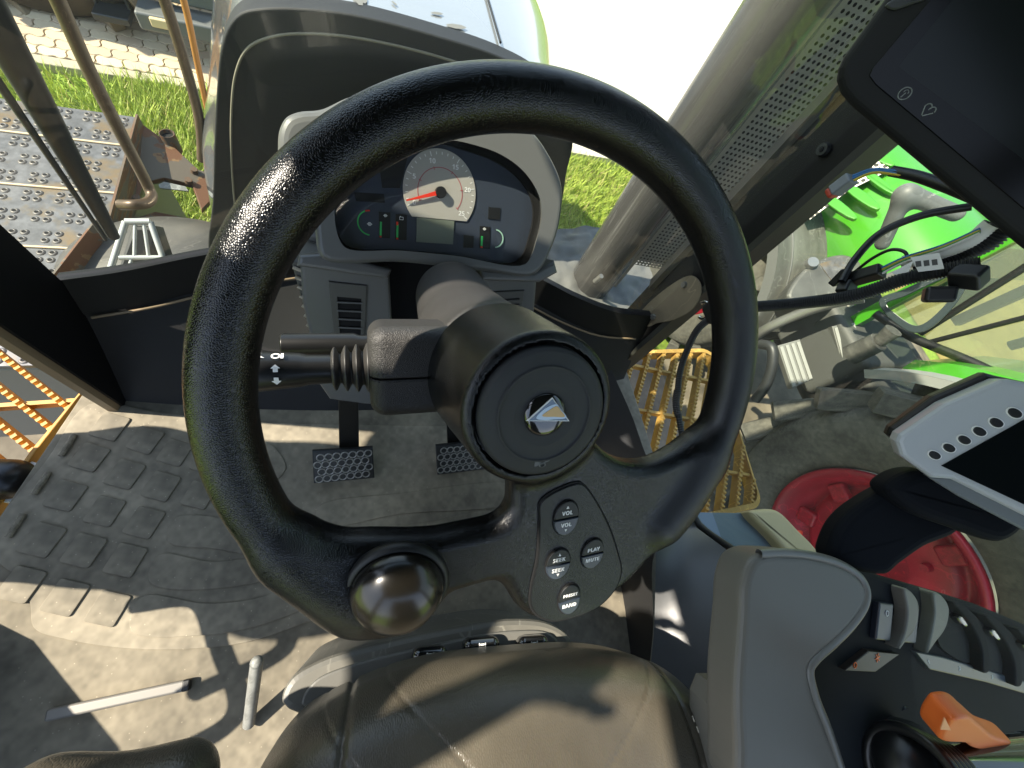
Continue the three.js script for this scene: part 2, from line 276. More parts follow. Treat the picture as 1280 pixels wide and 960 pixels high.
// ================================================================ OUR CAB
structure('cab_floor', boxUV(prism([[-.66, -.42], [-.76, -.1], [-.80, .3], [-.80, 1.15], [.66, 1.15], [.66, -.45], [-.2, -.5]], FLOOR - .06, FLOOR, .003)), M.floor);
const SILL = [[-.61, -.458], [-.525, -.482], [-.398, -.532], [-.2, -.585], [0, -.6], [.15, -.575], [.297, -.508], [.384, -.455], [.485, -.412], [.6, -.40]];
const LOWER = [[-.66, -.345], [-.5, -.318], [-.355, -.296], [-.177, -.279], [0, -.272], [.2, -.27], [.4, -.29], [.64, -.33]];
const cab = thing('tractor_cab', 'black tractor cab frame with upright pillars and roof around the driver', 'cab');
{
  const pillar = (s, z0, z1) => prism([[s * .6, z0], [s * .605, z1], [s * .63, z1], [s * .70, z0 + .05], [s * .66, z0 - .01]], -.74, .79, .006);
  part(cab, 'front_pillar', pillar(-1, -.455, -.325), M.frame);
  part(cab, 'front_pillar', pillar(1, -.48, -.362), M.frame);
  for (const s of [-1, 1]) part(cab, 'rear_pillar', prism([[s * .70, .95], [s * .70, 1.06], [s * .80, 1.06], [s * .80, .95]], -.74, .79), M.frame);
  // roof with thickness; headliner colour underneath
  part(cab, 'roof', rbox(1.38, .15, 1.98, .05, 0, .85, .28, 4), std('#2e2f30', { roughness: .8 }));
  for (const sx of [-1, 1]) part(cab, 'added_rail', rbox(.06, .10, 1.5, .012, sx * .665, .735, .33), M.frame);  // unseen rails, added so the left one blocks sun above the wheel rim
  // firewall below the windscreen
  part(cab, 'firewall', sheet(SILL.map(([x, z]) => V(x, -.535, z + .022)), LOWER.map(([x, z]) => V(x, FLOOR - .003, z)), 40), M.trim);
  part(cab, 'windscreen_sill', merge([sheet(SILL.map(([x, z]) => V(x, -.47, z + .004)), SILL.map(([x, z]) => V(x, -.54, z + .028)), 40), sheet(SILL.map(([x, z]) => V(x, -.47, z + .004)), SILL.map(([x, z]) => V(x, -.475, z - .018)), 40)]), M.frame);
  part(cab, 'sill_bead', tube(SILL.slice(0, 4).map(([x, z]) => V(x + .02, -.541, z + .03)), .0025, 40, 6), M.strip);
  part(cab, 'sill_bead', tube(SILL.slice(5).map(([x, z]) => V(x - .02, -.541, z + .03)), .0025, 40, 6), M.strip);
  // left rear fender beside the door opening
  part(cab, 'rear_fender', plate(frame(V(-.80, 0, 0), V(1, 0, 0), V(0, 0, -1)), [[.02, -.74], [-.065, -.57], [-.22, -.42], [-.42, -.30], [-.7, -.2], [-1.1, -.18], [-1.1, -.74]], .04, 0, .006), M.trim);
  part(cab, 'added_handle', tube([V(-.79, -.44, .02), V(-.71, -.42, .03), V(-.67, -.42, .12), V(-.64, -.42, .22), V(-.79, -.40, .26)], .013, 40, 10), M.black); part(cab, 'added_handle', tube([V(-.79, -.36, .0), V(-.70, -.34, .0), V(-.66, -.34, .06), V(-.64, -.34, .12), V(-.79, -.33, .16)], .013, 40, 10), M.black);  // unseen tubes, added to cast the shadow bands on the floor
  // seal strips on the door sides of the pillars
  part(cab, 'door_seal', prism([[-.609, -.328], [-.613, -.314], [-.628, -.314], [-.632, -.328]], -.735, .78, .003), M.strip);  // sunlight on the pillar edge is painted as a tan seal
  part(cab, 'window_seal', prism([[.6, -.364], [.604, -.352], [.652, -.352], [.655, -.364]], -.7, .78, .002), std('#3b3b36', { roughness: .45 }));
  part(cab, 'window_seal', prism([[.585, -.462], [.603, -.492], [.612, -.486], [.597, -.455]], -.44, .78, .002), std('#4a4640', { roughness: .4 }));
  // rivet and bracket on the right pillar
  const fr = frame(V(.6, 0, 0), V(-1, 0, 0), V(0, 0, 1));
  const b1 = onX(1030, 187, .6);
  const bolt = part(cab, 'bolt', cyl(V(.6, b1.y, b1.z), V(.594, b1.y, b1.z), .011, .009, 20), M.steelDark); part(bolt, 'bolt_socket', cyl(V(.5945, b1.y, b1.z), V(.5925, b1.y, b1.z), .004, .004, 6), M.void_);
  const ba = part(cab, 'bracket_plate', plate(fr, smooth2(px2(fr, [[800, 395], [846, 352], [868, 345], [878, 360], [868, 385], [842, 400], [822, 404], [810, 408]]), 40), .003, .0035, .0008), std('#9a8c74', { roughness: .5, metalness: .2, map: T.scuff }));  // tan lightened to paint in the sunlight that falls on the plate
  for (const [px, py] of [[856, 356], [817, 396]]) { const c = onX(px, py, .5965); part(ba, 'bolt', cyl(c, c.clone().add(V(-.006, 0, 0)), .008, .007, 12), M.steel); }
}
// glass
{
  const ws = thing('windscreen', 'clear curved windscreen glass in front of the dashboard', 'windscreen');
  part(ws, 'glass_pane', sheet(SILL.map(([x, z]) => V(x, -.468, z - .006)), SILL.map(([x, z]) => V(x, .795, z + .004)), 40), M.glass);
  const sw = thing('side_window', 'clear right side window glass beyond the armrest monitor', 'window');
  part(sw, 'glass_pane', new THREE.PlaneGeometry(1.31, 1.34, 4, 4).rotateY(-Math.PI / 2).translate(.645, .11, .297), M.sideGlass);
}
// floor mat with raised pads
{
  const fm = thing('floor_mat', 'dusty black rubber floor mat with raised square pads', 'floor mat');
  const fr = frame(V(0, FLOOR, 0), V(0, 1, 0), V(1, 0, 0));
  const O = px2(fr, [[112, 506], [200, 516], [330, 528], [470, 532], [640, 535], [730, 545], [740, 600], [690, 660], [600, 706], [500, 740], [400, 772], [312, 802], [234, 811], [156, 810], [84, 799], [44, 785], [39, 754], [25, 722], [0, 703], [-8, 665], [60, 575]]);
  part(fm, 'mat_sheet', boxUV(plate(fr, smooth2(O, 120), .005, .003, .001)), M.mat);
  const sq = []; for (const [a, b, t0] of [[1, 1, 0], [-1, 1, 90], [-1, -1, 180], [1, -1, 270]]) for (let i = 0; i < 4; i++) { const t = (t0 + i * 30) * Math.PI / 180; sq.push([a * .0195 + .0045 * Math.cos(t), b * .0205 + .0045 * Math.sin(t)]); }
  const sqG = boxUV(plate(frame(V(0, 0, 0), V(0, 1, 0), V(1, 0, 0)), sq, .005, .0036, .001));
  for (const [x, z] of [[-.62, -.28], [-.557, -.245], [-.503, -.213], [-.445, -.19], [-.641, -.218], [-.58, -.177], [-.518, -.145], [-.452, -.119], [-.664, -.147], [-.6, -.109], [-.536, -.078], [-.682, -.071], [-.619, -.042], [-.555, -.014], [-.631, .033], [-.568, .063], [-.695, .0]]) {
    const m = part(fm, 'tread_pad', sqG, M.mat); m.position.set(x, FLOOR + .003, z); m.rotation.y = -.42 + (rnd() - .5) * .05; m.scale.setScalar(.98 + rnd() * .06); }
  for (const l of [[[212, 677], [219, 648], [300, 653], [352, 682], [345, 695], [270, 686]], [[188, 727], [200, 694], [265, 702], [331, 699], [356, 716], [266, 736]], [[166, 788], [178, 746], [259, 754], [320, 748], [380, 730], [398, 748], [330, 780], [250, 794]],
    [[402, 657], [398, 634], [500, 617], [640, 607], [640, 627], [500, 643]], [[345, 600], [330, 560], [338, 556], [358, 585]], [[404, 700], [400, 672], [520, 655], [640, 640], [640, 668], [520, 685]]])
    part(fm, 'tread_pad', boxUV(plate(fr, smooth2(px2(fr, l), 48), 0.005, .0062, .001)), M.mat);
  for (const [a, b] of [[[76, 570], [93, 543]], [[42, 618], [61, 590]], [[10, 672], [29, 642]]]) { const p = onY(...a, FLOOR + .008), q = onY(...b, FLOOR + .008); part(fm, 'edge_rib', tube([p, p.clone().lerp(q, .5), q], .005, 8, 8), M.mat); }
}
// right footwell wall, fender shelf, door sill
{
  const rw = thing('side_panel', 'smooth grey inner fender panel between seat and right door', 'panel');
  const A = onX(865, 655, .6), B = onX(938, 712, .6), B2 = V(.6, -.30, .42), B3 = V(.6, -.2, .7), D = onX(820, 690, .45), D2 = onX(818, 780, .415), C = onX(815, 872, .38), C2 = V(.37, -.56, .7);
  part(rw, 'fender_shelf', sheet([A, B, B2, B3], [D, D2, C, C2], 24), std('#4c4d4e', { roughness: .34, ...bump(T.fine, .00004) }));
  part(rw, 'side_wall', sheet([A, D, D2, C, C2].map((p, i) => i ? p.clone().add(V(-.002, -.001, 0)) : p), [V(.6, -.73, .05), V(.47, -.73, .13), V(.44, -.73, .28), V(.42, -.73, .44), V(.42, -.73, .7)], 24), M.trim);
  part(rw, 'kick_panel', sheet([onX(764, 462, .5), onX(790, 520, .5), onX(812, 580, .5), onX(850, 650, .52)], [V(.47, -.73, -.2), V(.46, -.73, -.1), V(.46, -.73, 0), V(.47, -.73, .13)], 16), std('#2b2c2e', { roughness: .6 }));
  const P = hit(890, 699, A.clone().add(D).add(B).add(D2).multiplyScalar(.25), B.clone().sub(A).cross(D.clone().sub(A)).normalize());
  const nrm = B.clone().sub(A).cross(D.clone().sub(A)).normalize(); if (nrm.y < 0) nrm.negate();
  const pin = part(rw, 'stud_washer', cyl(P, P.clone().addScaledVector(nrm, .004), .0085, .008, 20), M.chrome); part(pin, 'stud', cyl(P.clone().addScaledVector(nrm, .004), P.clone().addScaledVector(nrm, .018), .005, .0045, 14), M.black);
  part(rw, 'door_rubber', tube([A.clone().add(V(.012, .004, -.03)), A.clone().add(V(.012, .006, 0)), B.clone().add(V(.012, .008, 0)), B2.clone().add(V(.012, .01, 0))], .008, 24, 8), M.black);
  const sl = thing('door_sill', 'blue grey metal sill plate outside the right door', 'sill plate');
  const fr = frame(V(0, -.62, 0), V(0, 1, 0), V(1, 0, 0));
  part(sl, 'sill_plate', plate(fr, px2(fr, [[862, 640], [926, 641], [1012, 702], [960, 735], [935, 708]]), .05, 0, .003), std('#5c6a75', { roughness: .4, metalness: .3 }));
  const bb = thing('storage_box', 'beige moulded plastic box outside the right door sill', 'box');
  part(bb, 'box_shell', plate(fr, smooth2(px2(fr, [[927, 642], [940, 638], [962, 640], [985, 662], [1012, 692], [1020, 720], [1000, 722], [955, 672]]), 50), .16, .03, .012, [], 4), M.beige);
}
// ================================================================ STEERING WHEEL (group turned into the plane of the wheel)
const wheelGroup = (name, label, cat) => { const g = thing(name, label, cat); movable.pop(); g.rotation.x = TILT; return g; };
const WF = frame(V(0, 0, 0), V(0, Math.cos(TILT), Math.sin(TILT)), V(1, 0, 0)); // e2 points up the wheel, so local z = -e2
const LF = { ...frame(V(0, 0, 0), V(0, 1, 0), V(1, 0, 0)) };                       // the same plane in the group's own axes
const wpx = (l, h) => l.map(([a, b]) => WF.to(a, b, h));
{
  const w = wheelGroup('steering_wheel', 'thick black grained steering wheel with spinner knob and radio buttons', 'steering wheel');
  const H0 = -.004, TH = .0145;
  const poly = smooth2([...wpx([[752, 560], [769, 575], [791, 584], [819, 584], [842, 575]], .01), [.175, -.045], [.2, -.075], ...wpx([[888, 607], [858, 655], [822, 694], [784, 734], [750, 757], [720, 773], [693, 780], [671, 778], [652, 768], [640, 752], [632, 733], [632, 690], [640, 640], [645, 600]], .01), [.02, -.03], [.05, -.03]], 70).map(([a, b]) => [a, -b]);
  const seg2 = (x, z, ax, az, bx, bz, r0, r1) => { const dx = bx - ax, dz = bz - az, t = clamp(((x - ax) * dx + (z - az) * dz) / (dx * dx + dz * dz), 0, 1); return len(x - ax - t * dx, z - az - t * dz) - r0 - t * (r1 - r0); };
  const a0 = Math.atan2(.15, -.125), a1 = Math.atan2(.13, .145); // rim ends (below the wheel)
  const e0 = [.195 * Math.cos(a0), .195 * Math.sin(a0)], e1 = [.195 * Math.cos(a1), .195 * Math.sin(a1)];
  const f = (x, h, z) => {
    const a = Math.atan2(z, x), r = len(x, z); let d;
    if (a > a1 && a < a0) d = Math.min(len(x - e0[0], h, z - e0[1]), len(x - e1[0], h, z - e1[1])) - .0178; else d = len(r - .195, h) - .0178;
    if (z > -.08) {
      let q = smin(seg2(x, z, -.165, .10, -.118, .14, .021, .037), seg2(x, z, -.115, .131, .0, .124, .028, .026), .03);
      q = smin(q, seg2(x, z, -.118, .14, -.1, .155, .034, .03), .02);
      q = smin(q, sdPoly(x, z, poly), .02);
      const k = .0115, qx = q + k, qy = Math.abs(h - H0) - TH + k; const s = len(Math.max(qx, 0), Math.max(qy, 0)) + Math.min(Math.max(qx, qy), 0) - k;
      d = smin(d, s, .022);
    }
    // hub skirt
    const hr = .0575 + clamp((.02 - h) * .085, 0, .009), hq = [r - hr + .006, Math.abs(h + .032) - .053 + .006]; const hub = len(Math.max(hq[0], 0), Math.max(hq[1], 0)) + Math.min(Math.max(hq[0], hq[1]), 0) - .006;
    d = smin(d, hub, .014);
    return Math.max(d, -(Math.max(r - .0495, .012 - h)));
  };
  part(w, 'rim', sdfMesh(f, [-.225, -.1, -.225], [.232, .034, .245], .0022), M.wheel, 'grained black rim with spokes and hub skirt');
  // horn pad
  const hp = part(w, 'horn_pad', lathe([[0, .026], [.0165, .0262], [.0225, .0275], [.0238, .0272], [.0335, .0268], [.034, .0278], [.0352, .0278], [.0357, .0266], [.044, .0262], [.0468, .0245], [.0478, .021], [.0478, .008]], 72), M.pad);
  const lines = new THREE.Shape(); // horn mark
  const hm = part(hp, 'horn_mark', merge([plate(LF, [[-.0055, .0018], [-.0045, .0018], [.0005, .0008], [.006, .0023], [.006, .0013], [.0015, 0], [-.0045, -.0018], [-.0055, -.0018]], .0004, 0, 0), new THREE.TorusGeometry(.0016, .0004, 6, 16).scale(1.4, 1, 1).rotateX(-Math.PI / 2).translate(.0006, 0, .0012)]).translate(0, .0268, .0372), M.plastic);
  const em = part(w, 'emblem', lathe([[0, .0302], [.008, .0301], [.012, .0298], [.0148, .0285], [.0160, .026]], 48), M.gloss);
  const emF = (pts, h, m, n) => part(em, n, plate(LF, pts, .0006, h, 0), m);
  const fit = (l) => l.map(([a, b]) => WF.to(640 + a / 9.6, 460 + b / 9.6, .031));
  emF([...fit([[172, 638], [487, 355], [692, 640]])], .0308, M.print, 'emblem_border');
  emF([...fit([[205, 630], [487, 375], [670, 630]])], .0312, std('#66778c', { roughness: .2 }), 'emblem_field');  // blue grey paints the sky reflected in the emblem
  emF(smooth2(fit([[290, 600], [350, 520], [440, 460], [535, 432], [560, 470], [648, 590], [500, 612], [380, 622]]), 40), .0316, std('#b8cbe0', { roughness: .2 }), 'emblem_wave');
  emF(smooth2(fit([[358, 570], [430, 510], [535, 455], [575, 500], [628, 576], [500, 580]]), 40), .0320, std('#c9a66a', { roughness: .25 }), 'emblem_gold');
  // spinner knob
  const kc = WF.to(500, 755, .032), kg = part(w, 'spinner_knob', lathe([[.0, .026], [.009, .0254], [.018, .0228], [.0255, .0182], [.0305, .0112], [.0322, .004], [.031, -.004], [.027, -.012], [.020, -.016]].map(([r, y]) => [r * 1.0, y]), 56), M.knob);
  kg.position.set(kc[0], .016, -kc[1]); kg.rotation.set(.05, 0, .08);
  part(kg, 'knob_collar', lathe([[.0335, -.008], [.0362, -.005], [.037, .0], [.0345, .003], [.0322, .002]], 48), M.black);
  // button panel
  const ph = .0112, pp = smooth2(wpx([[676, 627], [704, 609], [724, 604], [733, 610], [757, 650], [771, 689], [776, 714], [768, 736], [748, 757], [718, 770], [690, 775], [671, 768], [663, 755], [664, 734], [672, 697], [674, 652]], ph), 90);
  const grow = (k) => { const c = pp.reduce((s, q) => [s[0] + q[0] / pp.length, s[1] + q[1] / pp.length], [0, 0]); return pp.map(([a, b]) => { const d = len(a - c[0], b - c[1]); return [a + (a - c[0]) / d * k, b + (b - c[1]) / d * k]; }); };
  part(w, 'panel_gap', plate(LF, grow(.0014), .003, ph + .0003, 0), M.void_);
  const bp = part(w, 'button_panel', boxUV(plate(LF, grow(-.0002), .004, ph + .0014, .001)), std('#101112', { roughness: .36, ...bump(T.grain, .00015) }));
  const half = (up, a, b) => { const l = []; for (let i = 0; i <= 20; i++) { const t = Math.PI * i / 20; l.push([a * Math.cos(t), (up ? 1 : -1) * (b * Math.sin(t) + .0006)]); } return l; };
  const pairs = [['VOL', 'VOL', 708, 648, .0112, .0155, '^', 'v'], ['SEEK', 'SEEK', 698, 705.5, .0112, .0145, '^', 'v'], ['PLAY', 'MUTE', 741, 692.5, .0108, .0145, '', ''], ['PRESET', 'BAND', 712, 749.5, .0105, .0155, '', '']];
  for (const [t0, t1, px, py, a, b, m0, m1] of pairs) {
    const c = WF.to(px, py, ph + .003), g = (up) => plate(LF, half(up, a, b), .004, .0032, .0009, [], 3).rotateY(px === 712 ? .12 : .02);
    part(bp, 'button_well', plate(LF, smooth2(half(true, a * 1.07, b * 1.06).slice(0, -1).concat(half(false, a * 1.07, b * 1.06).reverse().slice(0, -1)), 60), .002, ph + .0017, 0).translate(c[0], 0, -c[1]), M.void_);
    for (const up of [true, false]) {
      const btn = part(bp, 'button', g(up).translate(c[0], ph + .0005, -c[1]), up ? M.black : std('#2b323b', { roughness: .3 }));
      const s = up ? t0 : t1, tg = [text(s, s.length > 4 ? .0030 : .0037)]; tg[0].translate(0, (up ? 1 : -1) * b * .36, 0);
      const mk = up ? m0 : m1; if (mk) tg.push(new THREE.ExtrudeGeometry(shapeOf(up ? [[-.0013, 0], [.0013, 0], [0, .0024]] : [[-.0013, 0], [.0013, 0], [0, -.0024]]), { depth: .0003, bevelEnabled: false }).translate(0, up ? b * .62 : -b * .62, 0));
      part(btn, 'lettering', merge(tg).rotateX(-Math.PI / 2).translate(c[0], ph + .0037, -c[1]), M.print);
    }
  }
}
// ================================================================ STEERING COLUMN
{
  const c = wheelGroup('steering_column', 'dark grey steering column housing with indicator stalks on its left', 'steering column');
  const f = (x, h, z) => {
    const r = len(x, z), hr = .0655 - clamp((-h - .09) * .06, 0, .02);
    const a = [r - hr + .01, Math.abs(h + .145) - .058 + .01]; let d = len(Math.max(a[0], 0), Math.max(a[1], 0)) + Math.min(Math.max(a[0], a[1]), 0) - .01;
    d = smin(d, sdCap(x, h, z, [0, -.17, -.005], [0, -.30, -.05], .058, .05), .03);
    return d;
  };
  part(c, 'housing', sdfMesh(f, [-.085, -.37, -.13], [.085, -.08, .085], .0035), M.column);
  const P0 = WF.to(458, 405, -.1), P1 = WF.to(545, 510, -.1), cx = (P0[0] - .03) / 2, cz = -(P0[1] + P1[1]) / 2, hz = (P0[1] - P1[1]) / 2, hx = (-.03 - P0[0]) / 2;
  const pod = (top) => (x, h, z) => { const b = sdBox(x - cx, h + .112, z - cz, hx, .034, hz, .014); const split = cz + .004; return Math.max(b, top ? z - split + .0006 : split + .0006 - z); };
  part(c, 'switch_pod', sdfMesh(pod(true), [cx - hx - .01, -.155, cz - hz - .01], [cx + hx + .01, -.07, cz + hz + .01], .0028), M.column);
  part(c, 'switch_pod', sdfMesh(pod(false), [cx - hx - .01, -.155, cz - hz - .01], [cx + hx + .01, -.07, cz + hz + .01], .0028), M.column);
  // bellows and main stalk, along -x
  const S0 = WF.to(422, 461, -.11), S1 = WF.to(322, 463, -.11), bz = -(S0[1]), prof = [];
  for (let i = 0; i <= 40; i++) { const t = i / 40; prof.push([.0155 + .004 * t + .0035 * Math.sin(t * Math.PI * 2 * 3.5), t * .032]); }
  part(c, 'bellows', lathe(prof, 32).rotateZ(-Math.PI / 2).scale(1, 1, 1.0).translate(P0[0] - .030, -.11, bz), std('#2e2d2b', { roughness: .5 }));
  const L = P0[0] - .026 - S1[0] + .04;
  const st = part(c, 'stalk', lathe([[0, 0], [.0115, .0], [.0125, .004], [.013, L * .25], [.0145, L * .3], [.0185, L * .75], [.0185, L * .96], [.016, L], [0, L + .002]], 36).rotateZ(Math.PI / 2).translate(P0[0] - .024, -.11, bz), M.blackSat);
  // printed marks on the stalk
  const up = CAM.clone().applyAxisAngle(V(1, 0, 0), -TILT).sub(V(-.18, -.11, bz)); const ang = Math.atan2(up.z, up.y);
  const mark = (g, x, da) => part(st, 'stalk_mark', g.rotateX(-Math.PI / 2).translate(0, .0003, 0).translate(0, .0176, 0).rotateX(ang + da).translate(x, -.11, bz), M.print);
  const arrow = (s) => [[0, s * .0042], [.0035, s * .0010], [.0017, s * .0010], [.0017, -s * .002], [-.0017, -s * .002], [-.0017, s * .0010], [-.0035, s * .0010]];
  const inner = (s) => arrow(s).map(([a, b]) => [a * .55, b * .62 - s * .0002]);
  const outline = (o, i) => new THREE.ExtrudeGeometry((() => { const q = shapeOf(o); q.holes.push(shapeOf(i, THREE.Path)); return q; })(), { depth: .0004, bevelEnabled: false });
  const mx = WF.to(347, 465, -.1)[0];
  mark(outline(arrow(1), inner(1)), mx, -.05); mark(outline(arrow(-1), inner(-1)), mx, .42);
  const circ = (a, b, n = 20) => Array.from({ length: n }, (_, i) => [a * Math.cos(i / n * 6.283), b * Math.sin(i / n * 6.283)]);
  mark(outline(circ(.0034, .0028), circ(.0022, .0018)), mx, -.72); mark(new THREE.ExtrudeGeometry(shapeOf([[.0036, -.0026], [.0056, -.0026], [.0056, .0026], [.0036, .0026]]), { depth: .0003, bevelEnabled: false }), mx, -.72);
  mark(new THREE.ExtrudeGeometry(shapeOf([[-.003, .001], [.0, .0], [-.001, -.0005], [.003, -.0012], [0, .0006], [.001, .001]]), { depth: .0003, bevelEnabled: false }), mx - .011, -.7);
  const Q0 = WF.to(352, 431, -.15), Q1 = WF.to(470, 433, -.15);
  part(c, 'short_stalk', lathe([[0, 0], [.0095, .0], [.0105, .0015], [.0105, Q1[0] - Q0[0] - .02], [.0085, Q1[0] - Q0[0] - .015], [.0085, Q1[0] - Q0[0] + .03]], 28).rotateZ(-Math.PI / 2).translate(Q0[0], -.15, -Q0[1]), M.blackSat);
}
// ================================================================ DASHBOARD
{
  const d = thing('dashboard', 'silver grey dashboard column with round instrument cluster and air vents', 'dashboard');
  const C0 = onZ(545, 322, -.315), F = frame(C0, V(0, .70, .714), V(1, 0, 0));
  const lens = smooth2(px2(F, [[432, 306], [418, 272], [424, 240], [448, 210], [490, 189], [547, 180], [580, 188], [614, 200], [642, 218], [661, 243], [666, 264], [662, 292], [646, 326], [565, 318], [500, 312]]), 100);
  const outer = smooth2(px2(F, [[405, 322], [396, 290], [396, 245], [420, 205], [470, 165], [540, 150], [610, 150], [655, 166], [678, 195], [694, 232], [694, 266], [684, 306], [662, 341], [600, 337], [500, 326]]), 100);
  const rimIn = smooth2(px2(F, [[428, 314], [412, 276], [417, 236], [442, 202], [486, 180], [548, 170], [592, 178], [625, 191], [652, 212], [670, 240], [675, 264], [670, 296], [652, 334], [565, 325], [500, 319]]), 100);
  const sc = (l, k, dy = 0) => l.map(([a, b]) => [a * k, b * k + dy]);
  part(d, 'bezel', plate(F, outer, .05, .026, .008, [rimIn], 4), M.dash, 'silver grey rounded cluster bezel');
  part(d, 'binnacle_shell', plate(F, sc(outer, .985, .002), .10, -.022, .012, [], 4), M.dash);
  const G2 = frame(F.pt(0, 0, -.05), F.n, F.e1); part(d, 'binnacle_hood', plate(G2, smooth2(px2(G2, [[348, 215], [345, 185], [347, 160], [356, 144], [372, 137], [400, 134], [440, 117], [520, 108], [600, 120], [655, 150], [690, 225], [685, 290], [600, 325], [430, 318], [372, 290]]), 80), .07, 0, .014, [], 4), M.dash);
  part(d, 'cluster_gasket', plate(F, rimIn, .01, .003, 0, [lens]), M.void_);
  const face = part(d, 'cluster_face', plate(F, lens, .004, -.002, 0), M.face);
  // dial
  const at = (a, b) => F.to(400 + a / 4, 160 + b / 4), cen = at(602, 322), R = (at(780, 322)[0] - at(415, 310)[0]) / 2;
  const dialPts = []; for (let i = 0; i <= 48; i++) { const t = (-40 + 260 * i / 48) * Math.PI / 180; dialPts.push([cen[0] + R * Math.cos(t), cen[1] + R * 1.06 * Math.sin(t)]); }
  const dial = part(face, 'dial_plate', plate(F, dialPts, .002, .0, .0004), M.dial);
  const ring = (r, w, t0, t1) => { const o = [], n = 40; for (let i = 0; i <= n; i++) { const t = (t0 + (t1 - t0) * i / n) * Math.PI / 180; o.push([cen[0] + r * Math.cos(t), cen[1] + r * Math.sin(t)]); } for (let i = n; i >= 0; i--) { const t = (t0 + (t1 - t0) * i / n) * Math.PI / 180; o.push([cen[0] + (r - w) * Math.cos(t), cen[1] + (r - w) * Math.sin(t)]); } return plate(F, o, .0005, .0004, 0); };
  part(dial, 'red_scale', ring(R * .62, .0009, -38, 204), M.rednum);
  const ticks = [], ang = (v) => 204 - v / 25 * 242;
  for (let v = 0; v <= 25; v++) { const t = ang(v) * Math.PI / 180, l = v % 5 ? .045 : .085; ticks.push(new THREE.BoxGeometry(R * l * 1.4, .0009, .0004).rotateZ(t).translate(cen[0] + R * .91 * Math.cos(t), cen[1] + R * .95 * Math.sin(t), .0004)); }
  part(dial, 'tick_marks', merge(ticks).applyMatrix4(F.m), M.print);
  const rt = []; for (let v = 0; v <= 25; v += 5) { const t = ang(v) * Math.PI / 180; part(dial, 'numeral', text(String(v), .0062).translate(cen[0] + R * .77 * Math.cos(t), cen[1] + R * .78 * Math.sin(t), .0003).applyMatrix4(F.m), M.print); part(dial, 'red_tick', new THREE.BoxGeometry(.004, .0009, .0004).rotateZ(t).translate(cen[0] + R * .6 * Math.cos(t), cen[1] + R * .6 * Math.sin(t), .0005).applyMatrix4(F.m), M.rednum); }
  const tip = at(430, 363), dx = tip[0] - cen[0], dy = tip[1] - cen[1], nl = len(dx, dy), ux = dx / nl, uy = dy / nl;
  const needle = part(face, 'needle', plate(F, [[cen[0] - uy * .0032, cen[1] + ux * .0032], [tip[0] - uy * .0008, tip[1] + ux * .0008], [tip[0] + uy * .0008, tip[1] - ux * .0008], [cen[0] + uy * .0032, cen[1] - ux * .0032]], .0015, .0045, .0003), M.red);
  part(needle, 'needle_hub', cyl(F.pt(...cen, 0), F.pt(...cen, .008), .0078, .0072, 24), M.black);
  // displays and bar gauges
  const quad = (n, l, m, h = .0, par = face, dep = .002) => part(par, n, plate(F, l.map(([a, b]) => at(a, b)), dep, h, .0003), m);
  quad('display', [[485, 448], [672, 465], [665, 582], [482, 570]], M.lcd);
  for (const [x0, y0, x1, y1] of [[295, 418, 352, 552], [378, 430, 435, 562], [800, 490, 852, 605]]) {
    const w = quad('bar_gauge', [[x0, y0], [x1, y0 + 5], [x1 - 2, y1], [x0 - 2, y1 - 4]], M.black, -.0005);
    quad('green_bar', [[x0 + 5, y0 + 50], [x0 + 15, y0 + 51], [x0 + 13, y1 - 14], [x0 + 3, y1 - 15]], M.green, .0004, w, .001); quad('red_bar', [[x0 + 3, y1 - 13], [x0 + 13, y1 - 12], [x0 + 13, y1 - 5], [x0 + 3, y1 - 6]], M.red, .0004, w, .001);
  }
  quad('red_bar', [[381, 468], [391, 469], [391, 487], [381, 486]], M.red, .0008, face, .001);
  const sym = (a, b, r, nme, kind) => { const c = at(a, b), g = kind === 'ring' ? [new THREE.TorusGeometry(r, r * .2, 4, 16), new THREE.BoxGeometry(r * 3.4, r * .4, .0004), new THREE.BoxGeometry(r * .4, r * 1.2, .0004).translate(0, 0, 0)] : [new THREE.BoxGeometry(r * 3, r * .35, .0004).translate(0, r, 0), new THREE.BoxGeometry(r * 3, r * .35, .0004).translate(0, -r, 0), new THREE.BoxGeometry(r * .35, r * 2, .0004).translate(-r * 1.4, 0, 0), new THREE.BoxGeometry(r * .35, r * 2, .0004).translate(r * 1.4, 0, 0), new THREE.BoxGeometry(r * .8, r * .5, .0004).translate(-r * .7, r * 1.4, 0)]; part(face, nme, merge(g).translate(c[0], c[1], .0006).applyMatrix4(F.m), M.print); };
  sym(327, 438, .0016, 'gauge_symbol', 'ring'); sym(407, 452, .0017, 'gauge_symbol', 'batt'); sym(822, 505, .0016, 'gauge_symbol', 'ring'); sym(248, 480, .002, 'gauge_symbol', 'ring');
  const arcG = (a, b, r, t0, t1, m) => { const c = at(a, b), o = []; for (let i = 0; i <= 20; i++) { const t = (t0 + (t1 - t0) * i / 20) * Math.PI / 180; o.push([c[0] + r * Math.cos(t), c[1] + r * Math.sin(t)]); } for (let i = 20; i >= 0; i--) { const t = (t0 + (t1 - t0) * i / 20) * Math.PI / 180; o.push([c[0] + (r - .0017) * Math.cos(t), c[1] + (r - .0017) * Math.sin(t)]); } part(face, 'arc_gauge', plate(F, o, .0008, .0006, 0), m); };
  arcG(250, 475, .0165, 112, 265, M.green); arcG(250, 475, .0165, 88, 110, M.red); arcG(875, 553, .0135, -85, 85, M.paleGreen);
  for (const l of [[[300, 215], [440, 140], [400, 300], [310, 300]], [[170, 320], [320, 330], [325, 375], [180, 365]], [[845, 395], [905, 400], [900, 460], [842, 455]], [[720, 535], [770, 540], [768, 600], [718, 598]]]) quad('lamp_window', l, M.black, -.0006);
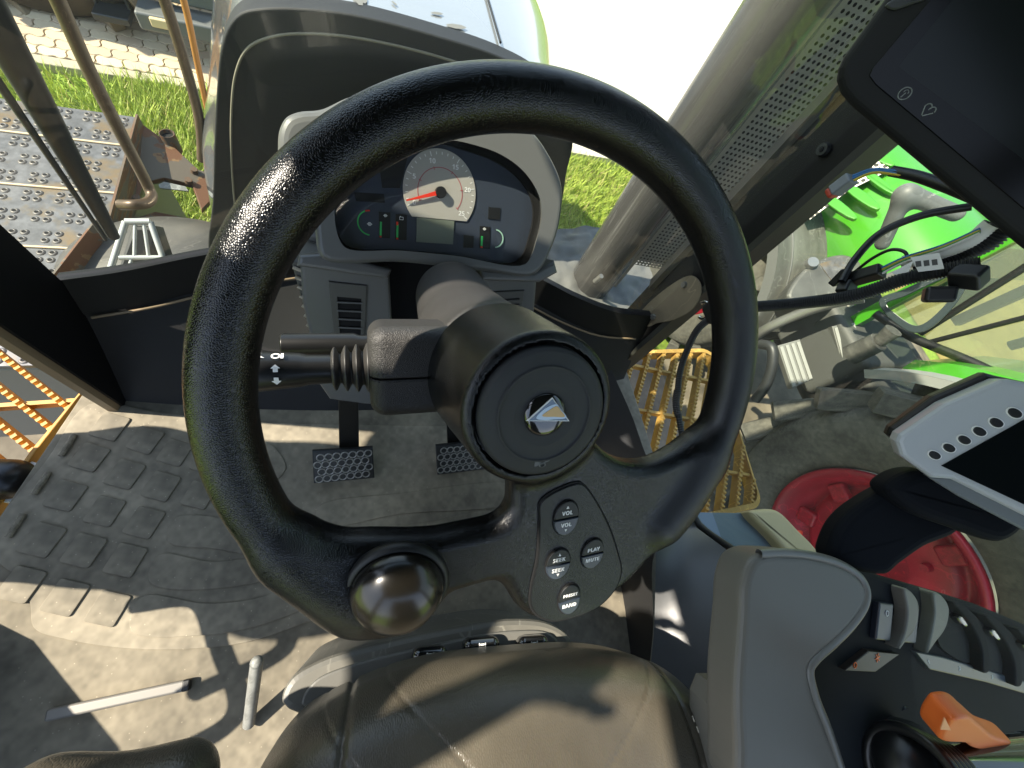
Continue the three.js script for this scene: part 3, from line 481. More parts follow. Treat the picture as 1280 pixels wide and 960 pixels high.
  part(d, 'cluster_lens', plate(F, sc(rimIn, .995), .0012, .0085, 0), M.lens);
  // column under the cluster
  const DL = frame(onZ(440, 335, -.31), V(0, .42, .907), V(1, 0, 0));
  const left = px2(DL, [[374, 322], [400, 322], [440, 330], [487, 345], [490, 400], [486, 430], [500, 508], [455, 506], [412, 500], [398, 480], [388, 425], [378, 380]]);
  const vo = px2(DL, [[411, 351], [459, 356], [456, 424], [418, 424]]);
  part(d, 'column_cover', plate(DL, left, .12, 0, .006, [], 3), M.dash);
  part(d, 'column_cover', plate(DL, px2(DL, [[598, 345], [640, 346], [672, 347], [668, 392], [650, 450], [606, 460], [601, 400]]), .12, 0, .006, [], 3), M.dash);
  part(d, 'collar', plate(F, px2(F, [[375, 318], [405, 316], [440, 322], [489, 336], [485, 348], [440, 342], [400, 336], [372, 332]]), .05, .012, .006, [], 3), M.dash);
  part(d, 'collar', plate(F, px2(F, [[596, 335], [662, 340], [690, 325], [694, 340], [672, 352], [600, 350]]), .05, .012, .006, [], 3), M.dash);
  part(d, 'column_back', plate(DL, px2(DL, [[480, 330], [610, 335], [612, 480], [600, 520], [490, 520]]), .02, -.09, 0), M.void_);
  const vent = part(d, 'air_vent', plate(DL, vo, .006, .0035, .0015, [px2(DL, [[420, 368], [453, 371], [452, 420], [424, 421]])]), M.dashDark);
  part(vent, 'vent_shade', plate(DL, px2(DL, [[419, 367], [454, 370], [453, 421], [423, 422]]), .001, .001, 0), M.void_);  // thin black sheet painted in for the shade inside the vent
  for (let i = 0; i < 5; i++) { const y = 376 + i * 10.5, a = DL.pt(...DL.to(421 + i * .6, y), .004), b = DL.pt(...DL.to(453, y + 1.5), .004); part(vent, 'vent_slat', cyl(a, b, .0016, .0016, 6), M.plastic); }
  const v2 = part(d, 'air_vent', plate(DL, px2(DL, [[617, 364], [655, 362], [650, 396], [619, 398]]), .006, .0035, .0015), M.dashDark);
  for (let i = 0; i < 3; i++) part(v2, 'vent_slat', cyl(DL.pt(...DL.to(622, 374 + i * 7), .005), DL.pt(...DL.to(648, 372 + i * 7), .005), .0015, .0015, 6), M.black);
  // side demister louvres
  const SF = frame(onZ(372, 360, -.34), V(-.9, .25, .35), V(0, 0, 1));
  const lo = part(d, 'louvre_panel', plate(DL, px2(DL, [[362, 330], [384, 334], [398, 424], [388, 424]]), .06, -.012, .003), M.dashDark);
  for (let i = 0; i < 7; i++) part(lo, 'side_louvre', cyl(DL.pt(...DL.to(365 + i * 3, 338 + i * 12), -.010), DL.pt(...DL.to(384 + i * 1.8, 345 + i * 12), -.008), .0026, .0026, 8), std('#a39b8a', { roughness: .4 }));
}
// ================================================================ PEDALS
function pedal(name, label, pad, arm) {
  const p = thing(name, label, 'pedal', 'foot pedals');
  const n = V(0, .72, .69), o = hit(pad[0][0], pad[0][1], V(0, -.60, -.21), n), F = frame(o, n, V(1, 0, 0)), P = px2(F, pad);
  part(p, 'pad', plate(F, P, .014, 0, .003), M.steelDark);
  const c = P.reduce((s, q) => [s[0] + q[0] / 4, s[1] + q[1] / 4], [0, 0]), W = (P[1][0] - P[0][0]), H = (P[0][1] - P[3][1]), rings = [], g = new THREE.TorusGeometry(Math.abs(W) / 7 * .44, .0016, 6, 14);
  for (let i = 0; i < 7; i++) for (let j = 0; j < 4; j++) rings.push(g.clone().translate(c[0] + (i - 3 + (j % 2 ? .22 : -.22)) * W / 7.6, c[1] + (j - 1.5) * Math.abs(H) / 4.5, .001));
  part(p, 'grip_rings', merge(rings).applyMatrix4(F.m), M.steel);
  const [a0, a1, a2, a3] = arm, F2 = frame(o.clone().add(V(0, -.005, -.02)), V(0, .3, .95), V(1, 0, 0));
  part(p, 'arm', plate(F2, px2(F2, [a0, a1, a2, a3]), .012, 0, .002), M.black);
  return F2;
}
{
  const F2 = pedal('clutch_pedal', 'black clutch pedal with ringed steel grip pad below the indicator stalk', [[390, 565], [466, 560], [468, 598], [392, 605]], [[423, 500], [448, 502], [449, 566], [424, 568]]);
  pedal('brake_pedal', 'black brake pedal with ringed steel grip pad half hidden by the wheel hub', [[545, 558], [606, 551], [607, 587], [547, 594]], [[557, 480], [580, 480], [578, 560], [560, 560]]);
}
// ================================================================ SEAT
{
  const s = thing('driver_seat', 'dark brown leather tractor seat with creased cushion and stitched side bolsters', 'seat'); movable.pop();
  s.position.set(.008, FLOOR, .492); s.rotation.y = -.16; s.updateMatrixWorld();
  const topY = .445, inv = s.matrixWorld.clone().invert(), loc = (p) => p.clone().applyMatrix4(inv);
  const cz = .0, f = (x, y, z) => {
    const front = .275 - .075 * Math.pow(Math.abs(x) / .29, 3); // outline of the front edge
    const zz = z < 0 ? z * .275 / front : z;
    const crown = .012 * Math.cos(clamp(x / .2, -1, 1) * 1.2), side = .045 * Math.pow(clamp((Math.abs(x) - .19) / .09, 0, 1.3), 1.6), roll = .05 * Math.pow(clamp((-zz - .12) / .155, 0, 1.2), 2.2);
    const d = sdBox(x, y - (topY - .06) - crown + side + roll, zz, .295, .072, .275, .05);
    const groove = .005 * Math.exp(-(((Math.abs(x) - .202) / .004) ** 2)) + .0012 * Math.exp(-(((x * .7 + z + .12) / .0035) ** 2)) + .0012 * Math.exp(-(((-x * .8 + z + .05) / .0035) ** 2)) + .0012 * Math.exp(-(((-x * .8 + z + .13) / .0035) ** 2));
    return (d + groove) * .8;
  };
  part(s, 'cushion', sdfMesh(f, [-.31, topY - .17, -.31], [.31, topY + .04, .31], .004), M.leather);
  const drop = (x, z) => { let y = topY + .05; for (let i = 0; i < 60; i++) { const d = f(x, y, z); if (d < .0002) break; y -= d; } return y; };
  const st = []; // stitching beside the seams
  for (const sx of [-1, 1]) for (const o of [.212, .228]) for (let i = 0; i < 26; i++) { const z0 = -.2 + i * .0095, z1 = z0 + .0055, x = sx * (o + .02 * (i / 26)); const a = V(x, drop(x, z0) + .0004, z0), b = V(x, drop(x, z1) + .0004, z1); if (a.y < topY - .1) continue; st.push(cyl(a, b, .0009, .0009, 5)); }
  part(s, 'stitching', merge(st), M.stitch);
  part(s, 'backrest', sdfMesh((x, y, z) => sdBox(x, y - topY - .32, z - .33 - .12 * (y - topY), .25, .33, .06, .05), [-.28, topY - .06, .2], [.28, topY + .7, .56], .012), M.leather);
  // suspension shell under the cushion with its front lip and buttons
  const y0 = .445 - .175;
  const lip = (pts, y) => smooth2(pts.map(([a, b]) => { const p = loc(onY(a, b, y)); return [p.x, p.z]; }), 60);
  const outl = lip([[352, 880], [362, 850], [400, 826], [480, 803], [560, 786], [640, 774], [690, 780], [715, 800], [720, 850], [640, 880], [450, 905]], FLOOR + y0);
  part(s, 'suspension_shell', prism(outl, .03, y0, .008), std('#6e6c64', { roughness: .5, map: T.scuff }), 'dusty grey plastic shell lip in front of the cushion');
  const lip2 = lip([[378, 880], [392, 852], [440, 830], [520, 810], [640, 788], [690, 794], [705, 830], [560, 860]], FLOOR + y0);
  part(s, 'shell_tray', prism(lip2, y0 - .005, y0 + .006, .003), std('#5b5a55', { roughness: .5 }));
  for (const [px, py, w] of [[538, 818, .05], [603, 806, .055], [668, 804, .05]]) { const p = loc(onY(px, py, FLOOR + y0 + .03)); const b = part(s, 'seat_button', rbox(w, .03, .035, .011, p.x, p.y - .012, p.z + .008, 4), M.gloss); const q = loc(onY(px, py - 2, FLOOR + y0 + .033)); part(b, 'button_symbol', merge([box(.006, .0006, .003, 0, 0, -.002), box(.001, .0006, .011, -.0045, 0, .001), box(.001, .0006, .011, .0045, 0, .001), box(.005, .0006, .002, 0, 0, .004)]).translate(q.x, p.y + .0034, q.z + .004), M.print); }
  part(s, 'seat_base', rbox(.36, .26, .38, .03, .0, .13, .06), M.trim);
  for (const sx of [-1]) { const c = loc(V(-.35, -.265, .318)); part(s, 'armrest', sdfMesh((x, y, z) => sdBox(x - c.x, y - c.y, z - c.z, .08, .035, .125, .034) + .002 * Math.sin(x * 60 + z * 30), [c.x - .1, c.y - .05, c.z - .14], [c.x + .1, c.y + .05, c.z + .14], .005), M.leather, 'creased dark leather left armrest'); }
}
// lever beside the seat and a loose bar on the floor
{
  const lv = thing('height_lever', 'worn grey metal lever standing on the floor beside the seat base', 'lever');
  const a = onY(321, 828, -.6), b = onY(311, 905, -.71); part(lv, 'lever_rod', tube([b, b.clone().lerp(a, .5), a], .0095, 20, 12).translate(0, 0, 0), M.plasticLight); part(lv, 'lever_tip', new THREE.SphereGeometry(.0098, 16, 12).translate(a.x, a.y, a.z), M.plasticLight);
  const br = thing('metal_bar', 'flat grey metal bar lying on the dusty cab floor', 'metal bar');
  const p = onY(56, 895, FLOOR + .012), q = onY(236, 856, FLOOR + .012), dir = q.clone().sub(p), L = dir.length(), yaw = Math.atan2(-dir.z, dir.x);
  const g = rbox(L, .012, .017, .004, L / 2, 0, 0).rotateY(yaw).translate(p.x, FLOOR + .008, p.z); part(br, 'bar', g, std('#77746e', { roughness: .5, metalness: .3 }));
  part(br, 'bar_end_cap', rbox(.012, .0125, .0175, .003, L - .004, 0, 0).rotateY(yaw).translate(p.x, FLOOR + .0085, p.z), M.black);
}
// ================================================================ RIGHT ARMREST CONSOLE
{
  const c = thing('armrest_console', 'grey moulded armrest console with rocker switches and lever slots', 'console');
  const A = frame(onY(1000, 800, -.17), V(-.10, .97, .22), V(1, 0, 0));
  const top = smooth2(px2(A, [[928, 770], [930, 730], [940, 702], [955, 692], [985, 691], [1020, 695], [1055, 706], [1078, 722], [1087, 740], [1085, 756], [1070, 780], [1045, 806], [1022, 826], [1014, 838], [1020, 870], [1036, 912], [1056, 975], [1000, 1010], [930, 1000], [924, 930], [922, 860]]), 140);
  part(c, 'top_shell', plate(A, top, .055, 0, .010, [], 5), M.console, 'grey satin top shell of the armrest');
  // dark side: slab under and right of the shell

  part(c, 'shell_lip', new THREE.TubeGeometry(new THREE.CatmullRomCurve3([[952, 693], [985, 692], [1020, 696], [1055, 707], [1078, 723], [1086, 740], [1084, 756], [1069, 780], [1044, 806], [1022, 826], [1015, 838], [1021, 870], [1037, 912], [1057, 972]].map(([a, b]) => A.pt(...A.to(a, b), -.004))), 120, .0055, 10), std('#74736c', { roughness: .3 }));  // rolled edge; its lighter tone paints in the edge highlight
  part(c, 'skirt', plate(A, px2(A, [[924, 880], [915, 905], [915, 1000], [960, 1010], [950, 880]], -.02), .08, -.018, .006), M.console);
  part(c, 'pedestal', rbox(.09, .42, .2, .02, A.o.x + .20, -.45, A.o.z + .26), M.trim);
  const B = frame(A.o.clone().addScaledVector(A.n, -.022), V(.1, .93, .35), V(1, 0, 0)), bp = (l, h = 0) => px2(B, l, h);
  part(c, 'base', plate(B, bp([[1000, 706], [1060, 704], [1110, 722], [1180, 742], [1230, 758], [1330, 800], [1420, 1100], [1000, 1050], [960, 960]]), .07, -.004, .008), M.consoleDark);
  // rocker switches between curved ribs
  const rib = (l, n = 'switch_rib', t = .006) => part(c, n, plate(B, smooth2(bp(l), 50), .028, .012, .003), M.console);
  for (const [o, w] of [[0, 0], [32, 1]]) {
    const sw = part(c, 'rocker_switch', plate(B, bp([[1096 + o, 752 + o * .2], [1113 + o, 754 + o * .2], [1109 + o, 800 + o * .1], [1091 + o, 798 + o * .1]]), .012, .004, .002), std('#2a2f38', { roughness: .3 }));
    part(sw, 'switch_symbol', new THREE.TorusGeometry(.0035, .0006, 6, 18).applyMatrix4(new THREE.Matrix4().multiplyMatrices(B.m, new THREE.Matrix4().makeTranslation(...B.to(1104 + o, 765 + o * .2), .0045))), M.print);
  }
  rib([[1118, 733], [1126, 735], [1136, 752], [1133, 778], [1118, 798], [1110, 806], [1118, 786], [1122, 760]]); rib([[1155, 738], [1164, 740], [1174, 756], [1171, 778], [1156, 800], [1146, 812], [1152, 786], [1156, 762]]);
  part(c, 'symbol_plate', plate(B, bp([[1052, 836], [1082, 812], [1120, 816], [1090, 838]]), .012, .004, .001), std('#2a211c', { roughness: .4 }));
  part(c, 'symbol_ring', new THREE.TorusGeometry(.0035, .0006, 6, 16).applyMatrix4(new THREE.Matrix4().multiplyMatrices(B.m, new THREE.Matrix4().makeTranslation(...B.to(1064, 829), .0046))), M.orange);
  part(c, 'symbol_star', merge([0, 1, 2].map((i) => new THREE.BoxGeometry(.012, .0012, .0006).rotateZ(i * 1.05))).applyMatrix4(new THREE.Matrix4().multiplyMatrices(B.m, new THREE.Matrix4().makeTranslation(...B.to(1092, 820), .0046))), M.orange);
  // row of lever slots with curved dividers
  for (let i = 0; i < 6; i++) {
    const ox = i * 41, oy = i * 17;
    part(c, 'slot_shade', plate(B, smooth2(bp([[1178 + ox, 752 + oy], [1200 + ox, 768 + oy], [1214 + ox, 800 + oy], [1214 + ox, 826 + oy], [1184 + ox, 816 + oy], [1172 + ox, 800 + oy]]), 40), .004, .0005, 0), M.void_);  // flat black sheet stands for the shade down in the slot
    part(c, 'slot_divider', plate(B, smooth2(bp([[1175 + ox, 748 + oy], [1186 + ox, 750 + oy], [1208 + ox, 772 + oy], [1219 + ox, 804 + oy], [1220 + ox, 832 + oy], [1213 + ox, 834 + oy], [1211 + ox, 806 + oy], [1198 + ox, 776 + oy]]), 50), .03, .016, .003), M.consoleDark);
    part(c, 'slot_lever', plate(B, smooth2(bp([[1186 + ox, 768 + oy], [1196 + ox, 764 + oy], [1204 + ox, 776 + oy], [1196 + ox, 780 + oy]]), 24), .02, .012, .003), M.gloss);
  }
  part(c, 'slot_ledge', plate(B, bp([[1142, 814], [1175, 820], [1230, 836], [1340, 870], [1340, 884], [1230, 852], [1160, 836]]), .02, .003, .002), std('#3c444e', { roughness: .3 }));
  for (const [ch, x, y] of [['1', 1157, 826], ['2', 1196, 834], ['3', 1237, 845]]) part(c, 'slot_numeral', text(ch, .006).applyMatrix4(new THREE.Matrix4().multiplyMatrices(B.m, new THREE.Matrix4().makeTranslation(...B.to(x, y), .0032))), M.print);
  // forward support arm towards the monitor
  const arm = frame(onX(1100, 660, .50), V(-.45, .8, .15), V(1, 0, 0));
  part(c, 'monitor_arm', plate(arm, smooth2(px2(arm, [[1040, 700], [1044, 670], [1060, 645], [1090, 622], [1120, 606], [1140, 600], [1205, 660], [1160, 685], [1130, 706], [1110, 720]]), 60), .045, 0, .012, [], 4), M.consoleDark);
  const arm2 = frame(onX(1170, 620, .53), V(-.5, .75, .25), V(1, 0, 0));
  part(c, 'monitor_arm', plate(arm2, smooth2(px2(arm2, [[1112, 612], [1128, 596], [1160, 588], [1210, 604], [1290, 650], [1260, 680], [1200, 664], [1140, 640]]), 60), .05, 0, .014, [], 4), M.consoleDark);
}
{
  const j = thing('drive_lever', 'black drive lever with ribbed rubber boot and bright orange thumb tab', 'lever');
  const o = hit(1110, 930, V(.4, -.17, .35), V(0, 1, 0)), H = V(.4, 0, .1).normalize();
  const g = []; for (let i = 0; i < 5; i++) g.push(new THREE.TorusGeometry(.046 - i * .0045, .006, 10, 40).rotateY(Math.PI / 2 - .3).translate(o.x + .0 + i * .012, o.y + .012, o.z + .03 + i * .002));
  part(j, 'rubber_boot', merge([...g, new THREE.SphereGeometry(.042, 24, 16).scale(.9, .8, 1).translate(o.x + .02, o.y, o.z + .03)]), M.blackSat);
  const a = o.clone().add(V(.05, .008, .03)), b = hit(1300, 950, a, V(0, 1, 0));
  part(j, 'handle', merge([cyl(a, b, .02, .026, 28), new THREE.SphereGeometry(.027, 24, 16).translate(b.x, b.y, b.z)]), M.gloss);
  const F = frame(hit(1205, 922, a.clone().add(V(0, .022, 0)), V(0, 1, 0)), V(-.15, .55, .8), V(1, 0, .1));
  const tab = part(j, 'thumb_tab', plate(F, smooth2(px2(F, [[1166, 914], [1173, 895], [1182, 887], [1198, 884], [1212, 893], [1232, 910], [1258, 922], [1250, 928], [1228, 929], [1205, 924], [1196, 918]]), 60), .022, .008, .004, [], 4), M.orange);
  part(tab, 'tab_mark', plate(F, px2(F, [[1175, 911], [1180, 896], [1188, 912]], .008), .0008, .0086, 0), std('#f2a878', { roughness: .5 }));
}
// ================================================================ MONITORS
{
  const m = thing('armrest_monitor', 'grey framed armrest monitor with six oblong keys and dark screen', 'monitor');
  const o = CAM.clone().addScaledVector(ray(1200, 560), .69), n = ray(1200, 560).multiplyScalar(-1).add(V(-.05, .30, .30)), F = frame(o, n, onX(1255, 473, .52).sub(onX(1118, 550, .52)));
  const O = px2(F, [[1120, 552], [1124, 543], [1180, 505], [1252, 474], [1262, 474], [1420, 505], [1420, 700], [1290, 650], [1190, 600], [1164, 598], [1126, 570]]);
  part(m, 'housing', plate(F, O, .035, 0, .006, [], 3), M.monitor);
  part(m, 'rear_shell', plate(F, px2(F, [[1118, 548], [1122, 538], [1178, 497], [1250, 466], [1264, 470], [1410, 500], [1410, 690], [1190, 606]]), .03, -.030, .008, [], 3), M.black);
  part(m, 'screen', plate(F, px2(F, [[1176, 582], [1300, 513], [1420, 560], [1420, 690], [1300, 640]]), .002, .001, 0), M.screen);
  part(m, 'lower_bevel', plate(F, px2(F, [[1162, 598], [1190, 597], [1300, 650], [1400, 690], [1400, 712], [1280, 664], [1200, 622]]), .02, -.006, .003), std('#6f7578', { roughness: .4 }));
  for (const [x, y] of [[1168, 569], [1186, 560], [1205, 550], [1224, 539.5], [1245, 528.5], [1268, 516.5], [1292, 504]]) {
    const s = 1 + (x - 1168) / 500, l = (k) => smooth2(px2(F, [[x - 8 * s * k, y - 1 * k], [x - 7 * s * k, y - 4.6 * s * k], [x - 3 * s * k, y - 6 * s * k], [x + 3 * s * k, y - 4.4 * s * k], [x + 8 * s * k, y + .6 * k], [x + 6.5 * s * k, y + 4.2 * s * k], [x + 2 * s * k, y + 5.4 * s * k], [x - 4 * s * k, y + 3.6 * s * k]]), 40);
    const k = part(m, 'key', plate(F, l(.92), .004, .0025, .001), M.black); part(k, 'key_ring', plate(F, l(1.12), .002, .0012, .0004, [l(.92)]), M.print);
  }
}
{
  const t = thing('display_terminal', 'large black framed touch terminal hanging beside the right pillar', 'display');
  const d0 = ray(1200, 120), o = CAM.clone().addScaledVector(d0, .66), F = frame(o, d0.clone().multiplyScalar(-1).add(V(-.1, .12, .12)), CAM.clone().addScaledVector(ray(1280, 310), .62).sub(CAM.clone().addScaledVector(ray(1048, 105), .66)));
  const O = px2(F, [[1045, 100], [1047, 85], [1054, 70], [1118, -20], [1135, -40], [1560, -40], [1560, 480], [1280, 312], [1100, 162], [1064, 132], [1050, 116]]);
  part(t, 'housing', plate(F, O, .04, 0, .010, [], 5), std('#1b1c1e', { roughness: .6, specularIntensity: .5 }));
  part(t, 'bezel_glass', plate(F, px2(F, [[1086, 95], [1090, 86], [1188, -30], [1540, -30], [1540, 420], [1280, 262], [1094, 106]]), .003, .0018, .0008), std('#0b0c0d', { roughness: .15, specularIntensity: .3 }));
  part(t, 'screen', plate(F, px2(F, [[1123, 84], [1215, -30], [1530, -30], [1530, 350], [1280, 200]]), .001, .0025, 0), std('#15191a', { roughness: .16, specularIntensity: .3 }));
  const ic = std('#7d8280', { roughness: .6 }), P = (x, y) => new THREE.Matrix4().multiplyMatrices(F.m, new THREE.Matrix4().makeTranslation(...F.to(x, y), .0024));
  const r = .0052; part(t, 'key_icon', merge([new THREE.TorusGeometry(r, .0005, 6, 24), new THREE.BoxGeometry(.0008, r * .9, .0005).translate(0, -r * .3, 0), new THREE.TorusGeometry(r * .4, .0004, 5, 12, 3.6).translate(0, r * .2, 0)]).applyMatrix4(P(1131, 117)), ic);
  part(t, 'key_icon', merge([new THREE.TorusGeometry(r * .55, .0005, 6, 16, 3.6).translate(-r * .5, r * .3, 0), new THREE.TorusGeometry(r * .55, .0005, 6, 16, 3.6).translate(r * .5, r * .3, 0), new THREE.BoxGeometry(r * 1.5, .0009, .0005).rotateZ(-.9).translate(-r * .55, -r * .45, 0), new THREE.BoxGeometry(r * 1.5, .0009, .0005).rotateZ(.9).translate(r * .55, -r * .45, 0)]).applyMatrix4(P(1160, 138)), ic);
  part(t, 'edge_button', plate(F, smooth2(px2(F, [[1106, 8], [1128, -6], [1150, -8], [1156, 0], [1136, 8], [1116, 14]]), 30), .006, .004, .002), M.steelDark);
  part(t, 'mount_stem', cyl(F.pt(...F.to(1230, 60), -.03), V(.62, .25, -.4), .018, .02, 20), M.black);
}
// ================================================================ CABLES
function corrugated(pts, r, ribs, parent, name, mat) { // ribbed conduit
  const c = new THREE.CatmullRomCurve3(pts), n = ribs * 4, K = 14, pos = [], uv = [], idx = [], fr = c.computeFrenetFrames(n);
  for (let i = 0; i <= n; i++) { const p = c.getPointAt(i / n), R = r * (1 + .09 * (i % 4 < 2 ? 1 : -1)); for (let k = 0; k <= K; k++) { const t = k / K * 6.2832, v = p.clone().addScaledVector(fr.normals[i], Math.cos(t) * R).addScaledVector(fr.binormals[i], Math.sin(t) * R); pos.push(v.x, v.y, v.z); uv.push(i / n, k / K); } }
  for (let i = 0; i < n; i++) for (let k = 0; k < K; k++) { const a = i * (K + 1) + k; idx.push(a, a + K + 1, a + 1, a + 1, a + K + 1, a + K + 2); }
  const g = new THREE.BufferGeometry(); g.setAttribute('position', new THREE.Float32BufferAttribute(pos, 3)); g.setAttribute('uv', new THREE.Float32BufferAttribute(uv, 2)); g.setIndex(idx); g.computeVertexNormals(); return part(parent, name, g, mat);
}
{
  const w = thing('wiring_harness', 'black corrugated wiring harness with plugs strung across the right window', 'cable');
  const X = (l, x) => l.map(([a, b], i) => onX(a, b, Array.isArray(x) ? x[0] + (x[1] - x[0]) * i / (l.length - 1) : x));
  corrugated(X([[935, 384], [1000, 379], [1070, 369], [1130, 349], [1180, 338], [1225, 330]], [.50, .56]), .0085, 90, w, 'conduit', M.hose);
  corrugated(X([[1150, 340], [1195, 318], [1235, 300], [1262, 275]], .575), .012, 30, w, 'conduit', M.hose);
  part(w, 'cable', tube(X([[1052, 352], [1068, 325], [1100, 292], [1150, 270], [1215, 258]], [.53, .6]), .005, 40, 10), M.hose);
  part(w, 'cable', tube(X([[1068, 340], [1092, 322], [1115, 312], [1132, 316], [1134, 330]], .56), .0022, 30, 8), M.hose);
  part(w, 'cable', tube(X([[1130, 328], [1170, 318], [1215, 300], [1240, 280]], .565), .009, 30, 10), M.label);
  for (const [i, o] of [[0, 0], [1, 4], [2, 8], [4, 12]]) part(w, 'wire', tube(X([[1100, 336 + o * .6], [1130, 322 + o * .5], [1180, 306 + o * .4], [1225, 286 + o * .4]], .553), .0016, 30, 6), M.wire[i]);
  const plug = (a, b, x, r, m, n = 'plug') => part(w, n, (() => { const p = onX(...a, x), q = onX(...b, x), d = q.clone().sub(p), g = rbox(d.length(), r * 2, r * 1.7, r * .3); g.applyQuaternion(new THREE.Quaternion().setFromUnitVectors(V(1, 0, 0), d.clone().normalize())); const c = p.add(q).multiplyScalar(.5); return g.translate(c.x, c.y, c.z); })(), m);
  plug([1040, 356], [1058, 338], .54, .006, M.black); plug([1062, 350], [1104, 338], .555, .010, M.black); plug([1190, 344], [1232, 348], .55, .012, M.hose); plug([1176, 358], [1172, 378], .54, .014, M.hose); plug([1050, 362], [1066, 360], .54, .011, M.hose, 'cable_clip');
  const g1 = plug([1042, 240], [1066, 222], .60, .0105, M.connGrey, 'grey_plug'); part(g1, 'red_seal', (() => { const p = onX(1043, 239, .60), q = onX(1036, 244, .60), d = q.clone().sub(p), g = rbox(d.length(), .02, .016, .004); g.applyQuaternion(new THREE.Quaternion().setFromUnitVectors(V(1, 0, 0), d.clone().normalize())); const c = p.add(q).multiplyScalar(.5); return g.translate(c.x, c.y, c.z); })(), M.wire[3]);
  for (let i = 0; i < 3; i++) part(w, 'wire', tube(X([[1066, 220 + i * 3], [1090, 212 + i * 2], [1120, 214 + i * 2], [1150, 222 + i]], [.60, .61]), .0022, 24, 6), M.wire[[0, 0, 1][i]]);
  part(w, 'sleeve', tube(X([[1115, 214], [1145, 220], [1180, 232], [1225, 250]], .612), .0075, 24, 10), M.hose);
  // paper tags with printed rows
  const F = frame(onX(1150, 338, .54), CAM.clone().sub(onX(1150, 338, .54)), V(.2, .3, 1).negate());
  const lb = part(w, 'cable_tag', plate(F, px2(F, [[1138, 322], [1174, 316], [1180, 336], [1148, 340]]), .0008, .012, .0002), M.label), lb2 = part(w, 'cable_tag', plate(F, px2(F, [[1114, 341], [1142, 326], [1136, 340], [1120, 343]]), .0008, .010, .0002), M.label);
  for (let i = 0; i < 3; i++) part(lb, 'tag_print', plate(F, px2(F, [[1144 + i * 10, 327 - i], [1151 + i * 10, 326 - i], [1152 + i * 10, 333 - i], [1145 + i * 10, 334 - i]]), .0004, .0125, 0), std('#4a4a48'));
  const k = thing('coiled_cable', 'black coiled cable hanging from the right pillar beside the wheel', 'cable');
  const Y = (l, x) => l.map(([a, b]) => onX(a, b, x));
  corrugated(Y([[890, 396], [872, 412], [858, 440], [850, 465], [847, 490]], .585), .0072, 46, k, 'conduit', M.hose);
  corrugated(Y([[847, 488], [845, 500], [846, 512], [848, 520]], .585), .0085, 14, k, 'tape_wrap', std('#3a3634', { roughness: .6 }));
  corrugated(Y([[848, 518], [852, 540], [858, 562], [862, 590]], .585), .0072, 24, k, 'conduit', M.hose);
  const hk = onX(880, 388, .585); part(k, 'hook', new THREE.TorusGeometry(.018, .004, 8, 24, 4.4).rotateY(Math.PI / 2).translate(hk.x, hk.y, hk.z), M.chrome);
  part(k, 'hook_base', rbox(.05, .045, .05, .012, .60, hk.y + .02, hk.z + .015), M.black);
}
